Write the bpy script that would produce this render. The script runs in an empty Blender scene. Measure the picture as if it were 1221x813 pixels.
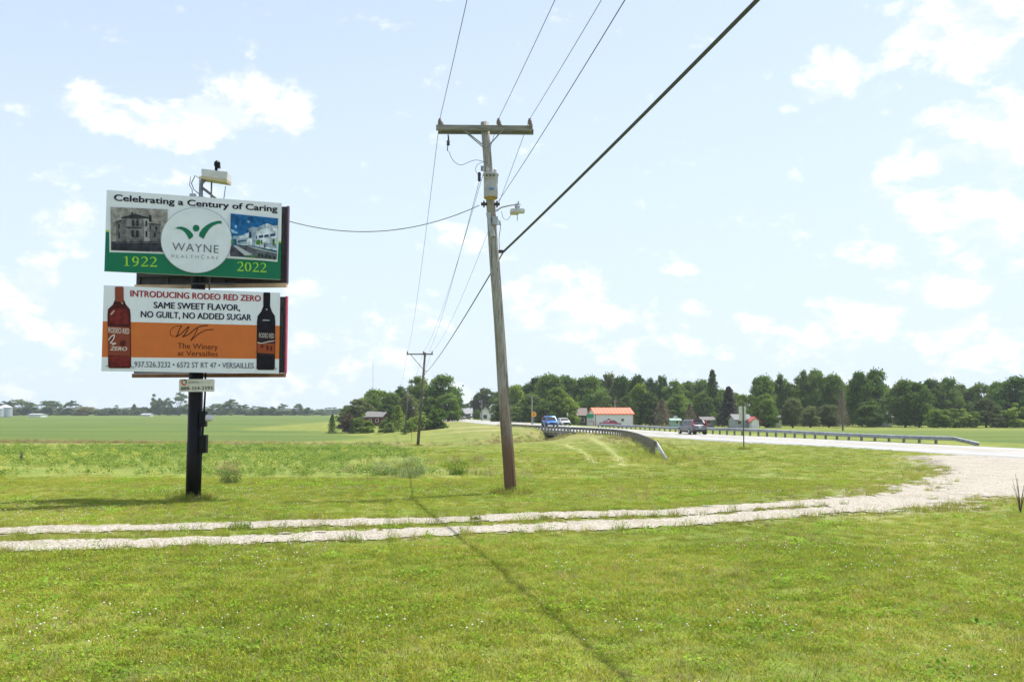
import bpy, bmesh, math, random
import numpy as np
from mathutils import Vector, Matrix
R = math.radians
random.seed(4)
SC = bpy.context.scene
COL = SC.collection

# ------------------------------------------------------------------ camera
CAM_H, LENS = 1.9, 35.0
F, CX, CY = 1221 * LENS / 36.0, 610.5, 406.5
PITCH = math.atan((493 - CY) / F)
cam_d = bpy.data.cameras.new('camera'); cam = bpy.data.objects.new('camera', cam_d); COL.objects.link(cam)
cam.location = (0, 0, CAM_H); cam.rotation_euler = (math.pi / 2 + PITCH, 0, 0)
cam_d.lens = LENS; cam_d.sensor_width = 36; cam_d.clip_end = 12000; cam_d.clip_start = 0.05
SC.camera = cam

# ------------------------------------------------------------------ light
SUN = Vector((0.345, 0.285, 1.0)).normalized()
SKY_STRENGTH, EXPOSURE = 0.13, 0.62
sun_d = bpy.data.lights.new('sun', 'SUN'); sun_d.energy = 5.0; sun_d.angle = R(0.53); sun_d.color = (1, .965, .90)
sun = bpy.data.objects.new('sun', sun_d); COL.objects.link(sun)
sun.rotation_euler = SUN.to_track_quat('Z', 'Y').to_euler(); sun.location = (20, 10, 60)
SC.view_settings.view_transform = 'Standard'; SC.view_settings.look = 'None'
SC.view_settings.exposure = EXPOSURE; SC.view_settings.gamma = 1.0


class NT:
    """tiny helper to write node trees"""
    def __init__(s, tree): s.t = tree; s.n = tree.nodes; s.l = tree.links
    def node(s, typ, **kw):
        n = s.n.new(typ)
        for k, v in kw.items(): setattr(n, k, v)
        return n
    def put(s, sock, v):
        if v is None: return
        if isinstance(v, bpy.types.NodeSocket): s.l.new(v, sock)
        else: sock.default_value = v
    def math(s, op, a, b=None, c=None, clamp=False):
        n = s.node('ShaderNodeMath', operation=op, use_clamp=clamp)
        for i, v in enumerate((a, b, c)): s.put(n.inputs[i], v)
        return n.outputs[0]
    def mix(s, f, a, b):
        n = s.node('ShaderNodeMix', data_type='RGBA')
        s.put(n.inputs[0], f)
        s.put(n.inputs[6], a if isinstance(a, bpy.types.NodeSocket) else (*a, 1)[:4])
        s.put(n.inputs[7], b if isinstance(b, bpy.types.NodeSocket) else (*b, 1)[:4])
        return n.outputs[2]
    def noise(s, vec, scale, detail=3, rough=.55, dist=0):
        n = s.node('ShaderNodeTexNoise'); s.put(n.inputs['Vector'], vec)
        n.inputs['Scale'].default_value = scale; n.inputs['Detail'].default_value = detail
        n.inputs['Roughness'].default_value = rough; n.inputs['Distortion'].default_value = dist
        return n.outputs['Fac']
    def ramp(s, f, lo, hi, a=0., b=1.):
        n = s.node('ShaderNodeMapRange'); n.interpolation_type = 'SMOOTHSTEP'
        for i, v in enumerate((f, lo, hi, a, b)): s.put(n.inputs[i], v)
        return n.outputs[0]
    def scalevec(s, vec, sc):
        n = s.node('ShaderNodeMapping'); s.put(n.inputs[0], vec); n.inputs['Scale'].default_value = sc
        return n.outputs[0]


def smooth(a, b, x):
    t = np.clip((np.asarray(x, float) - a) / (b - a), 0, 1); return t * t * (3 - 2 * t)

# ------------------------------------------------------------------ world: physical sky with cumulus
world = bpy.data.worlds.new('World'); SC.world = world; world.use_nodes = True
wt = NT(world.node_tree); wt.n.clear()
sky = wt.node('ShaderNodeTexSky', sky_type='NISHITA'); sky.sun_disc = False
sky.sun_elevation = math.asin(SUN.z); sky.sun_rotation = math.atan2(SUN.x, SUN.y)
sky.air_density = 1.0; sky.dust_density = 3.0; sky.ozone_density = 1.0; sky.altitude = 300
tc = wt.node('ShaderNodeTexCoord').outputs['Generated']
sep = wt.node('ShaderNodeSeparateXYZ'); wt.l.new(tc, sep.inputs[0])
az = wt.math('ARCTAN2', sep.outputs[0], sep.outputs[1])
el = wt.math('ARCSINE', sep.outputs[2])
comb = wt.node('ShaderNodeCombineXYZ'); wt.l.new(az, comb.inputs[0])
wt.l.new(wt.math('MULTIPLY', el, 1.5), comb.inputs[1])
fb = wt.noise(comb.outputs[0], 20.0, 9, .62, .15)
fb2 = wt.noise(comb.outputs[0], 4.0, 6, .55)
off = wt.node('ShaderNodeVectorMath', operation='ADD'); wt.l.new(comb.outputs[0], off.inputs[0]); off.inputs[1].default_value = (.012, .03, 0)
fb_up = wt.noise(off.outputs[0], 20.0, 9, .62, .15)


def azel(px, py):
    d = Vector(((px - CX) / F, math.cos(PITCH) - (CY - py) / F * math.sin(PITCH), math.sin(PITCH) + (CY - py) / F * math.cos(PITCH))).normalized()
    return math.atan2(d.x, d.y), math.asin(d.z)

# cloud banks: direction (given through a reference frame), half width, half height, strength
CLOUDS = [(112, 122, 46, 24, 1.15), (155, 140, 64, 25, 1.15), (212, 150, 70, 28, 1.5), (262, 142, 50, 28, 1.6), (318, 120, 64, 36, 1.2), (25, 128, 24, 10, .6),
          (62, 270, 40, 22, .55), (105, 262, 30, 20, .5), (150, 210, 46, 14, .5), (20, 345, 45, 50, .95), (30, 395, 60, 26, .8), (365, 341, 34, 12, .6),
          (230, 222, 40, 12, .4), (540, 285, 66, 24, .8), (560, 310, 60, 18, .5), (430, 356, 34, 12, .5), (480, 385, 60, 24, .75), (400, 405, 60, 18, .6),
          (660, 350, 80, 40, 1.), (740, 370, 60, 30, .85), (690, 385, 100, 30, .8), (810, 321, 30, 8, .6), (820, 378, 40, 20, .6), (900, 395, 70, 22, .7),
          (990, 92, 44, 36, .9), (1060, 116, 26, 20, .75), (950, 128, 22, 14, .55), (985, 70, 26, 20, .7), (1150, 30, 100, 48, 1.1), (1165, 70, 60, 30, .9),
          (1180, 145, 80, 34, 1.05), (1120, 188, 76, 28, 1.), (1190, 190, 40, 60, .8), (1130, 250, 90, 34, 1.05), (1190, 285, 80, 34, .95), (1050, 250, 50, 16, .55), (1050, 302, 70, 22, .75),
          (1100, 350, 80, 26, .85), (1040, 370, 90, 26, .8), (1150, 400, 90, 30, .8), (960, 380, 60, 18, .5), (870, 15, 50, 10, .25), (1000, 410, 110, 26, .75), (780, 415, 130, 24, .6)]
tot = None
for (x, y, a, b, st) in CLOUDS:
    a0, e0 = azel(x, y); ra = a / F; rb = b / F
    u = wt.math('MULTIPLY', wt.math('SUBTRACT', az, a0), 1 / ra)
    v = wt.math('MULTIPLY', wt.math('SUBTRACT', el, e0), 1 / rb)
    r2 = wt.math('ADD', wt.math('MULTIPLY', u, u), wt.math('MULTIPLY', v, v))
    m = wt.math('MULTIPLY', wt.math('SUBTRACT', 1.35, r2, clamp=False), st)
    tot = m if tot is None else wt.math('SMOOTH_MAX', tot, m, .25)
tot = wt.math('MAXIMUM', tot, -.5)
# scattered clouds everywhere else in the sky, thicker to the low horizon
outside = wt.ramp(wt.math('ABSOLUTE', az), .52, .70)
high = wt.ramp(el, .42, .55)
gen = wt.math('MULTIPLY', wt.math('MAXIMUM', outside, high), wt.ramp(fb2, .50, .62, -.5, 1.2))
low = wt.ramp(el, .17, .03, -.5, .62)
base = wt.math('MAXIMUM', wt.math('MAXIMUM', tot, gen), wt.math('MULTIPLY', low, wt.ramp(fb2, .40, .60, .35, 1.0)))
dens = wt.math('ADD', wt.math('MULTIPLY', base, .34), wt.math('MULTIPLY', wt.math('SUBTRACT', fb, .5), 1.7))
cover = wt.ramp(dens, .13, .50, 0., .90)
shade = wt.ramp(wt.math('SUBTRACT', fb_up, fb), -.08, .09, 0., 1.)
haze = wt.ramp(el, .62, .0, .36, .92)
K = 1.0 / SKY_STRENGTH
skyc = wt.mix(haze, sky.outputs[0], (.535 * K, .625 * K, .72 * K))
cloudc = wt.mix(shade, (.78 * K, .79 * K, .80 * K), (.60 * K, .655 * K, .725 * K))
bg = wt.node('ShaderNodeBackground'); wt.l.new(wt.mix(cover, skyc, cloudc), bg.inputs[0]); bg.inputs[1].default_value = SKY_STRENGTH
wo = wt.node('ShaderNodeOutputWorld'); wt.l.new(bg.outputs[0], wo.inputs[0])

# ------------------------------------------------------------------ value noise for ragged edges
_rng = np.random.default_rng(7); _lat = _rng.random((256, 256))
def vnoise(x, y, s=1.):
    x = np.asarray(x) * s; y = np.asarray(y) * s; xi = np.floor(x).astype(int); yi = np.floor(y).astype(int)
    fx = x - xi; fy = y - yi; fx = fx * fx * (3 - 2 * fx); fy = fy * fy * (3 - 2 * fy)
    g = lambda i, j: _lat[i & 255, j & 255]
    return (g(xi, yi) * (1 - fx) + g(xi + 1, yi) * fx) * (1 - fy) + (g(xi, yi + 1) * (1 - fx) + g(xi + 1, yi + 1) * fx) * fy
def fnoise(x, y, s=1.): return (vnoise(x, y, s) + .5 * vnoise(x, y, s * 2.1) + .25 * vnoise(x, y, s * 4.3)) / 1.75

# ------------------------------------------------------------------ lay of the land (metres)
VAL = np.array([(-60, 0), (27, 0), (45, -.22), (60, -.5), (93, -1.08), (130, -1.6), (165, -1.9), (210, -1.7), (260, -1.2), (400, -.2), (600, .6), (1200, 1.2), (9000, 1.5)], float)
ROAD = np.array([(-60, -.3), (50, -.35), (110, -.45), (160, -.25), (210, .05), (300, .4), (450, .9), (9000, 1.5)], float)
RIGHT = np.array([(-60, -.4), (80, -.5), (200, -.8), (260, -.6), (400, 0), (9000, 1.5)], float)
NE_X0, NE_K = 36.7, -.22                    # near edge of the road: X = 36.7 - .22 Y
RW = 11.0 / math.cos(math.atan(.22))        # width along X
DITCH = np.array([(16, 152), (12, 146), (5.2, 138), (2.6, 120), (0, 104), (-6, 98), (-20, 106), (-60, 116), (-150, 122), (-400, 130)], float)


def seg_dist(pts, X, Y):
    best = np.full(np.shape(X), 1e9); along = np.zeros(np.shape(X)); acc = 0
    for a, b in zip(pts[:-1], pts[1:]):
        d = b - a; L = np.hypot(*d); t = np.clip(((X - a[0]) * d[0] + (Y - a[1]) * d[1]) / L**2, 0, 1)
        q = np.hypot(X - a[0] - t * d[0], Y - a[1] - t * d[1])
        along = np.where(q < best, acc + t * L, along); best = np.minimum(best, q); acc += L
    return best, along


def ground(X, Y):
    X = np.asarray(X, float); Y = np.asarray(Y, float)
    v = np.interp(Y, VAL[:, 0], VAL[:, 1]); r = np.interp(Y, ROAD[:, 0], ROAD[:, 1]); g = np.interp(Y, RIGHT[:, 0], RIGHT[:, 1])
    s = X - (NE_X0 + NE_K * Y)
    z = v + (r - v) * smooth(-26, -1, s)
    z = z + (g - z) * smooth(RW + 1, RW + 14, s)
    z = z - .12 * smooth(-.3, .3, s) * (1 - smooth(RW - .3, RW + .3, s))
    d, al = seg_dist(DITCH, X, Y)
    depth = np.interp(al, [0, 15, 32, 50, 75, 100, 500], [1.7, 1.9, 1.6, 1.2, .6, .12, .05])
    wid = np.interp(al, [0, 30, 75, 500], [3.0, 3.6, 3.2, 2.6])
    z = z - depth * np.exp(-(d / wid)**2 * 1.1)
    z = z + .95 * np.exp(-(((X + 29) / 12)**2 + ((Y - 206) / 12)**2))
    z = z + .05 * np.sin(X * .21 + 1) * np.sin(Y * .17) * smooth(24, 60, Y)
    z = z + .012 * np.sin(X * 1.3 + Y * .7) * np.sin(Y * 1.1 - X * .3) * (1 - smooth(-4, -1, s))
    return z


def gz(x, y): return float(ground(x, y))


def P(px, py, Y):
    """the place at distance Y whose direction from the eye is the one measured on the photograph"""
    dy = (CY - py) / F
    dr = Vector(((px - CX) / F, math.cos(PITCH) - dy * math.sin(PITCH), math.sin(PITCH) + dy * math.cos(PITCH)))
    t = Y / dr.y
    return Vector((dr.x * t, Y, CAM_H + dr.z * t))


def G(px, py):
    lo, hi = 3.0, 400.0
    for k in range(40):
        m = (lo + hi) / 2; p = P(px, py, m)
        if p.z > gz(p.x, p.y): lo = m
        else: hi = m
    return P(px, py, lo)


def GX(px, Y):
    x = (px - CX) / F * Y
    return Vector((x, Y, gz(x, Y)))

# ------------------------------------------------------------------ scene bookkeeping
def link(o, parent=None):
    COL.objects.link(o)
    if parent is not None: o.parent = parent
    return o


def tag(o, label=None, cat=None, group=None, kind=None):
    if label: o['label'] = label
    if cat: o['category'] = cat
    if group: o['group'] = group
    if kind: o['kind'] = kind
    return o


def thing(name, label, cat, loc=(0, 0, 0), rz=0, group=None):
    o = bpy.data.objects.new(name, None); o.empty_display_size = .3; link(o); o.location = loc; o.rotation_euler[2] = rz
    return tag(o, label, cat, group)


def copy_tree(o, parent=None):
    c = o.copy(); link(c)
    if parent is not None:
        c.parent = parent
    for ch in list(o.children): copy_tree(ch, c)
    return c


class MB:
    def __init__(s): s.v = []; s.f = []; s.m = []
    def add(s, vs, fs, mi=0):
        b = len(s.v); s.v += [tuple(v) for v in vs]; s.f += [tuple(i + b for i in f) for f in fs]; s.m += [mi] * len(fs); return s
    def box(s, c, size, rz=0, mi=0, bev=0, rx=0, ry=0):
        x, y, z = [a / 2 for a in size]
        M = Matrix.Translation(Vector(c)) @ Matrix.Rotation(rz, 4, 'Z') @ Matrix.Rotation(rx, 4, 'X') @ Matrix.Rotation(ry, 4, 'Y')
        vs = [M @ Vector((a * x, b * y, d * z)) for a in (-1, 1) for b in (-1, 1) for d in (-1, 1)]
        return s.add(vs, [(0, 1, 3, 2), (4, 6, 7, 5), (0, 4, 5, 1), (2, 3, 7, 6), (0, 2, 6, 4), (1, 5, 7, 3)], mi)
    def tube(s, pts, rad, n=8, mi=0, caps=True):
        pts = [Vector(p) for p in pts]; rs = rad if isinstance(rad, (list, tuple)) else [rad] * len(pts)
        b = len(s.v); up = None
        for i, p in enumerate(pts):
            d = (pts[min(i + 1, len(pts) - 1)] - pts[max(i - 1, 0)]).normalized()
            if up is None: up = Vector((0, 0, 1)) if abs(d.z) < .9 else Vector((1, 0, 0))
            u = d.cross(up).normalized(); w = u.cross(d).normalized(); up = w
            for k in range(n):
                a = 2 * math.pi * k / n; s.v.append(tuple(p + (u * math.cos(a) + w * math.sin(a)) * rs[i]))
        fs = []
        for i in range(len(pts) - 1):
            for k in range(n):
                k2 = (k + 1) % n; fs.append((b + i * n + k, b + i * n + k2, b + (i + 1) * n + k2, b + (i + 1) * n + k))
        if caps:
            fs.append(tuple(b + k for k in range(n))[::-1]); fs.append(tuple(b + (len(pts) - 1) * n + k for k in range(n)))
        s.f += fs; s.m += [mi] * len(fs); return s
    def lathe(s, c, prof, n=16, mi=0, axis='Z'):
        c = Vector(c); b = len(s.v)
        for (r, z) in prof:
            for k in range(n):
                a = 2 * math.pi * k / n
                p = (r * math.cos(a), r * math.sin(a), z)
                if axis == 'X': p = (z, p[0], p[1])
                if axis == 'Y': p = (p[0], z, p[1])
                s.v.append(tuple(c + Vector(p)))
        fs = []
        for i in range(len(prof) - 1):
            for k in range(n):
                k2 = (k + 1) % n; fs.append((b + i * n + k, b + i * n + k2, b + (i + 1) * n + k2, b + (i + 1) * n + k))
        fs.append(tuple(b + k for k in range(n))[::-1]); fs.append(tuple(b + (len(prof) - 1) * n + k for k in range(n)))
        s.f += fs; s.m += [mi] * len(fs); return s
    def prism(s, pts, d0, d1, mi=0, plane='XZ'):
        """outline extruded from d0 to d1"""
        n = len(pts)
        def q(p, d):
            return (p[0], d, p[1]) if plane == 'XZ' else ((d, p[0], p[1]) if plane == 'YZ' else (p[0], p[1], d))
        vs = [q(p, d0) for p in pts] + [q(p, d1) for p in pts]
        fs = [tuple(range(n)), tuple(range(n, 2 * n))[::-1]] + [(i, i + n, (i + 1) % n + n, (i + 1) % n) for i in range(n)]
        return s.add(vs, fs, mi)
    def mesh(s, name, mats, smooth_=False):
        me = bpy.data.meshes.new(name); me.from_pydata(s.v, [], s.f)
        mats = mats if isinstance(mats, (list, tuple)) else [mats]
        for m in mats: me.materials.append(m)
        me.polygons.foreach_set('material_index', s.m)
        if smooth_: me.polygons.foreach_set('use_smooth', [True] * len(me.polygons))
        bm = bmesh.new(); bm.from_mesh(me); bmesh.ops.recalc_face_normals(bm, faces=bm.faces); bm.to_mesh(me); bm.free()
        me.update(); return me
    def build(s, name, mats, parent=None, smooth_=False, loc=None, rz=0):
        o = bpy.data.objects.new(name, s.mesh(name, mats, smooth_)); link(o, parent)
        if loc is not None: o.location = loc
        o.rotation_euler[2] = rz
        if smooth_:
            for p in o.data.polygons:
                if len(p.vertices) > 4: p.use_smooth = False
        return o


def np_mesh(name, V, Fq, mats):
    V = np.asarray(V, np.float32); Fq = np.asarray(Fq, np.int32); k = Fq.shape[1]
    me = bpy.data.meshes.new(name); me.vertices.add(len(V)); me.vertices.foreach_set('co', V.ravel())
    me.loops.add(Fq.size); me.loops.foreach_set('vertex_index', Fq.ravel())
    me.polygons.add(len(Fq)); me.polygons.foreach_set('loop_start', np.arange(0, Fq.size, k, dtype=np.int32))
    me.polygons.foreach_set('loop_total', np.full(len(Fq), k, np.int32))
    for m in (mats if isinstance(mats, (list, tuple)) else [mats]): me.materials.append(m)
    me.update(calc_edges=True); return me

# ------------------------------------------------------------------ materials
MATS = {}
def mat(name, col, rough=.6, metal=0., var=.12, scale=6., bump=0., stretch=None, spec=None, col2=None, obj=True, trans=0., emit=None):
    if name in MATS: return MATS[name]
    m = bpy.data.materials.new(name); m.use_nodes = True; t = NT(m.node_tree); t.n.clear()
    out = t.node('ShaderNodeOutputMaterial'); b = t.node('ShaderNodeBsdfPrincipled'); t.l.new(b.outputs[0], out.inputs[0])
    c = t.node('ShaderNodeTexCoord').outputs['Object' if obj else 'Generated']
    if stretch: c = t.scalevec(c, stretch)
    n1 = t.noise(c, scale, 5, .6)
    lo = tuple(v * (1 - var) for v in col); hi = col2 if col2 else tuple(min(1, v * (1 + var)) for v in col)
    t.put(b.inputs['Base Color'], t.mix(t.ramp(n1, .32, .68), lo, hi))
    b.inputs['Roughness'].default_value = rough; b.inputs['Metallic'].default_value = metal
    if spec is not None: b.inputs['Specular IOR Level'].default_value = spec
    if bump:
        bn = t.node('ShaderNodeBump'); bn.inputs['Strength'].default_value = bump; bn.inputs['Distance'].default_value = .02
        t.l.new(n1, bn.inputs['Height']); t.l.new(bn.outputs[0], b.inputs['Normal'])
    MATS[name] = m; return m


def leafmat(name, c1, c2, c3=None, trans=.45, nscale=.6, rough=.6):
    """foliage: hue wanders over the crown and from plant to plant; light passes through the leaves"""
    if name in MATS: return MATS[name]
    m = bpy.data.materials.new(name); m.use_nodes = True; t = NT(m.node_tree); t.n.clear()
    out = t.node('ShaderNodeOutputMaterial')
    geo = t.node('ShaderNodeNewGeometry'); oi = t.node('ShaderNodeObjectInfo')
    n1 = t.noise(geo.outputs['Position'], nscale, 3, .6)
    n2 = t.noise(geo.outputs['Position'], nscale * 9, 2, .5)
    n0 = t.noise(geo.outputs['Position'], nscale * .28, 2, .5)
    n1 = t.math('ADD', t.math('MULTIPLY', n1, .6), t.math('ADD', t.math('MULTIPLY', t.math('SUBTRACT', n0, .5), 1.4), .2))
    f = t.math('ADD', t.math('MULTIPLY', n1, .65), t.math('MULTIPLY', oi.outputs['Random'], .5))
    f = t.math('ADD', f, t.math('MULTIPLY', t.math('SUBTRACT', n2, .5), .9))
    c = t.mix(t.ramp(f, .25, .85), c1, c2)
    if c3: c = t.mix(t.ramp(t.math('ADD', f, t.math('MULTIPLY', n2, .15)), .80, 1.05), c, c3)
    b = t.node('ShaderNodeBsdfPrincipled'); t.put(b.inputs['Base Color'], c); b.inputs['Roughness'].default_value = rough
    b.inputs['Specular IOR Level'].default_value = .10
    tr = t.node('ShaderNodeBsdfTranslucent'); t.put(tr.inputs[0], c)
    mx = t.node('ShaderNodeMixShader'); mx.inputs[0].default_value = trans
    t.l.new(b.outputs[0], mx.inputs[1]); t.l.new(tr.outputs[0], mx.inputs[2]); t.l.new(mx.outputs[0], out.inputs[0])
    MATS[name] = m; return m

L_MID = leafmat('foliage_mid', (.058, .128, .018), (.180, .270, .045), None)
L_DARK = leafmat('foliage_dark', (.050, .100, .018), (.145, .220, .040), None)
L_LIGHT = leafmat('foliage_light', (.105, .185, .020), (.25, .34, .050), None)
L_OLIVE = leafmat('foliage_olive', (.080, .115, .036), (.17, .205, .065), None)
L_FAR = leafmat('foliage_far', (.055, .105, .035), (.13, .19, .06), None)
L_DEAD = leafmat('foliage_dying', (.15, .11, .08), (.25, .20, .15), None, trans=.2)
BARK = mat('bark', (.13, .10, .075), .9, var=.3, scale=3, bump=.3)
BARK_G = mat('bark_grey', (.24, .215, .19), .9, var=.25, scale=3, bump=.3)
WOODP = None

# ------------------------------------------------------------------ ground sheet
def axis(parts):
    out = []
    for a, b, s in parts: out += list(np.arange(a, b, s))
    out.append(parts[-1][1]); return np.array(out)
ys = np.concatenate([axis([(-60, -8, 6), (-8, 62, .5), (62, 95, .55), (95, 175, .9), (175, 330, 3), (330, 700, 14)]), np.geomspace(760, 9000, 16)])
xp = np.concatenate([axis([(-34, 0, .6), (0, 12, .4), (12, 34, .6), (34, 70, 1.2), (70, 150, 4), (150, 400, 14)]), np.geomspace(450, 7000, 12)])
xn = -np.concatenate([axis([(34, 60, 1.2), (60, 150, 4), (150, 400, 14)]), np.geomspace(450, 7000, 12)])[::-1]
xs = np.concatenate([xn, xp])
xs = np.unique(np.round(xs, 3)); ys = np.unique(np.round(ys, 3))
XX, YY = np.meshgrid(xs, ys); ZZ = ground(XX, YY)
nx, ny = len(xs), len(ys)
V = np.stack([XX.ravel(), YY.ravel(), ZZ.ravel()], 1)
I = (np.arange(ny - 1)[:, None] * nx + np.arange(nx - 1)[None, :]).ravel()
Fq = np.stack([I, I + 1, I + 1 + nx, I + nx], 1)

PX = CX + XX / np.maximum(YY, 1) * F           # bearing of each point, for the outlines of the fields
S_ = XX - (NE_X0 + NE_K * YY)
dd, dal = seg_dist(DITCH, XX, YY)
crop_edge = np.interp(YY, [31, 40, 60, 75, 95, 110], [-1.5, -3.2, -5.5, -9, -12, -20])
a_crop = smooth(29.5, 31.5, YY + 2.4 * (fnoise(XX, YY, .35) - .5)) * (1 - smooth(106, 112, YY + .08 * XX * 0)) * smooth(1.2, -1.2, XX - crop_edge)
a_far = smooth(3, 7, dd) * smooth(112, 122, YY - np.clip(-XX, 0, 60) * 0) * smooth(2.0, -2.0, XX - np.interp(YY, [112, 160, 190, 220, 9000], [-24, -22, -34, -60, -60])) 
a_far = np.maximum(a_far, smooth(RW + 9, RW + 12, S_) * smooth(185, 120, YY))      # the field across the road
a_tan = np.exp(-(dd / (4.0 + 3.5 * smooth(50, 90, dal)))**2) * smooth(20, 40, dal)
a_dry = smooth(-20, -4, S_) * (1 - smooth(-1.5, 0, S_)) * smooth(60, 90, YY) * .7
for (cx_, cy_, rx_, ry_) in ((-2.5, 36, 3.2, 2.2), (1.2, 47, 4, 2), (11, 43, 2.6, 1.6), (8.6, 52, 2.2, 5)):
    a_dry = np.maximum(a_dry, .8 * np.exp(-(((XX - cx_) / rx_)**2 + ((YY - cy_) / ry_)**2)))
# mower wheel tracks curving over the bank
tr1 = np.array([G(x, y)[:2] for x, y in ((705, 522), (716, 528), (728, 537), (738, 548), (742, 556))])
tr2 = np.array([G(x, y)[:2] for x, y in ((672, 530), (690, 536), (702, 543), (708, 552))])
tr3 = np.array([G(x, y)[:2] for x, y in ((500, 513.5), (530, 511), (560, 509), (600, 508.5))])
tr4 = np.array([G(x, y)[:2] for x, y in ((505, 519), (540, 515), (600, 512.5))])
a_trk = np.zeros_like(XX)
for tr_, w_ in ((tr1, .30), (tr2, .26), (tr3, 2.2), (tr4, 1.6)):
    a_trk = np.maximum(a_trk, np.exp(-(seg_dist(tr_, XX, YY)[0] / w_)**2))

up_c = [G(x, y)[:2] for x, y in ((0, 634), (200, 629.5), (400, 623.5), (600, 617.5), (813, 611), (1017, 597), (1085, 590))]
lo_c = [G(x, y)[:2] for x, y in ((0, 652.5), (200, 647.5), (400, 640.5), (600, 631), (813, 622.3), (1017, 607.5), (1085, 601))]
def ext(c):
    a, b = Vector(c[0]), Vector(c[1]); d = (a - b).normalized(); return np.array([tuple(a + d * 30)] + [tuple(p) for p in c])
up_c, lo_c = ext(up_c), ext(lo_c)
fan = [G(x, y)[:2] for x, y in ((1030, 609), (1122, 602.7), (1221, 594.5))] + [(34, 20.5), (34, 29.2)]
fan += [(NE_X0 + NE_K * y - .0, y) for y in (32, 40, 48, 55)] + [G(x, y)[:2] for x, y in ((1092.5, 544), (1112, 554), (1117, 566.5), (1092, 576), (1068, 583.8), (1018, 592.4), (960, 599))]
fan = np.array([tuple(p) for p in fan])
def inpoly(poly, X, Y):
    ins = np.zeros(np.shape(X), bool); n = len(poly)
    for i in range(n):
        x0, y0 = poly[i]; x1, y1 = poly[(i + 1) % n]
        if y0 == y1: continue
        ins ^= ((y0 > Y) != (y1 > Y)) & (X < (x1 - x0) * (Y - y0) / (y1 - y0) + x0)
    return ins
def poly_sd(poly, X, Y):
    d = seg_dist(np.vstack([poly, poly[:1]]), X, Y)[0]
    return np.where(inpoly(poly, X, Y), d, -d)
def drive_mask(X, Y):
    """>0 where stone lies"""
    n = fnoise(X, Y, 1.6) - .5; n2 = fnoise(X + 31, Y + 9, 5.0) - .5
    w = np.interp(X, [-30, -8, 8, 14], [.58, .56, .50, .6])
    n3 = fnoise(X + 7, Y - 3, .5) - .5; w = w + n3 * .22; n4 = fnoise(X - 11, Y + 3, 13.) - .5
    m = w - seg_dist(up_c, X, Y)[0] + n * .3 + n2 * .4 + n4 * .35
    m = np.maximum(m, w * 1.08 - seg_dist(lo_c, X, Y)[0] + n * .3 + n2 * .4 + n4 * .35)
    return np.maximum(m, poly_sd(fan, X, Y) * .5 + n * 1.2 + n2 * .9 + n4 * .4)
_dm = drive_mask(XX, YY); a_dust = smooth(-1.1, .2, _dm) * smooth(3, 9, XX) * (YY < 60)
a_dust = np.maximum(a_dust, .55 * smooth(-.45, .1, _dm) * (YY < 45))

gm = bpy.data.materials.new('ground'); gm.use_nodes = True; t = NT(gm.node_tree); t.n.clear()
out = t.node('ShaderNodeOutputMaterial'); b = t.node('ShaderNodeBsdfPrincipled'); t.l.new(b.outputs[0], out.inputs[0])
pos = t.node('ShaderNodeNewGeometry').outputs['Position']
def att(n):
    a = t.node('ShaderNodeAttribute'); a.attribute_name = n; return a.outputs['Fac']
nA = t.noise(pos, .22, 4, .6); nB = t.noise(pos, 1.7, 4, .65); nC = t.noise(pos, 14, 4, .7); nD = t.noise(pos, 60, 3, .7)
nF = t.noise(t.scalevec(pos, (.5, .16, 1)), 1.1, 5, .7)
nW = t.noise(t.scalevec(pos, (.35, 1.6, 1)), 1.2, 4, .65)      # wind rows and mowing swaths running across
lawn = t.mix(t.ramp(nB, .35, .7), (.125, .165, .022), (.210, .240, .038))
lawn = t.mix(t.ramp(nA, .45, .68), lawn, (.265, .265, .045))
lawn = t.mix(t.math('MULTIPLY', t.ramp(nW, .5, .72), .6), lawn, (.26, .26, .095))
lawn = t.mix(t.ramp(nC, .35, .62, .35, 0), lawn, (.075, .105, .018))
lawn = t.mix(t.ramp(nD, .3, .7, .30, 0), lawn, (.06, .08, .016))
crop = t.mix(t.ramp(nB, .3, .6), (.12, .170, .030), (.215, .25, .045))
crop = t.mix(t.ramp(nA, .5, .7, 0, .55), crop, (.26, .27, .07))
crop = t.mix(t.ramp(nC, .35, .6, .5, 0), crop, (.03, .06, .015))
far = t.mix(t.ramp(t.noise(t.scalevec(pos, (.12, 1, 1)), .12, 5, .6), .35, .68), (.066, .108, .016), (.118, .155, .022))
far = t.mix(t.ramp(t.noise(t.scalevec(pos, (.05, 1, 1)), .05, 3, .5), .5, .7, 0, .6), far, (.15, .18, .035))
far = t.mix(t.ramp(nB, .35, .65, .35, 0), far, (.035, .075, .02))
col_l = t.mix(t.ramp(nF, .38, .62, .42, 0), lawn, (.085, .125, .02))
lawn = t.mix(t.ramp(nF, .52, .68, 0, .35), col_l, (.28, .27, .09))
col = t.mix(t.math('MULTIPLY', att('crop'), t.ramp(nB, .2, .45, .7, 1)), lawn, crop)
col = t.mix(att('far'), col, far)
col = t.mix(t.math('MULTIPLY', att('tan'), t.ramp(nB, .3, .6, .5, 1.0)), col, (.19, .150, .066))
col = t.mix(t.math('MULTIPLY', att('dry'), t.ramp(nW, .42, .62)), col, (.25, .20, .10))
col = t.mix(t.math('MULTIPLY', t.math('POWER', att('trk'), 1.5), t.ramp(nB, .35, .6, .35, 1.0)), col, (.29, .30, .11))
col = t.mix(t.math('MULTIPLY', att('dust'), t.ramp(nC, .35, .6, .35, .9)), col, (.33, .29, .20))
t.put(b.inputs['Base Color'], col); b.inputs['Roughness'].default_value = .9; b.inputs['Specular IOR Level'].default_value = .15
bn = t.node('ShaderNodeBump'); bn.inputs['Strength'].default_value = .55; bn.inputs['Distance'].default_value = .06
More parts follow.
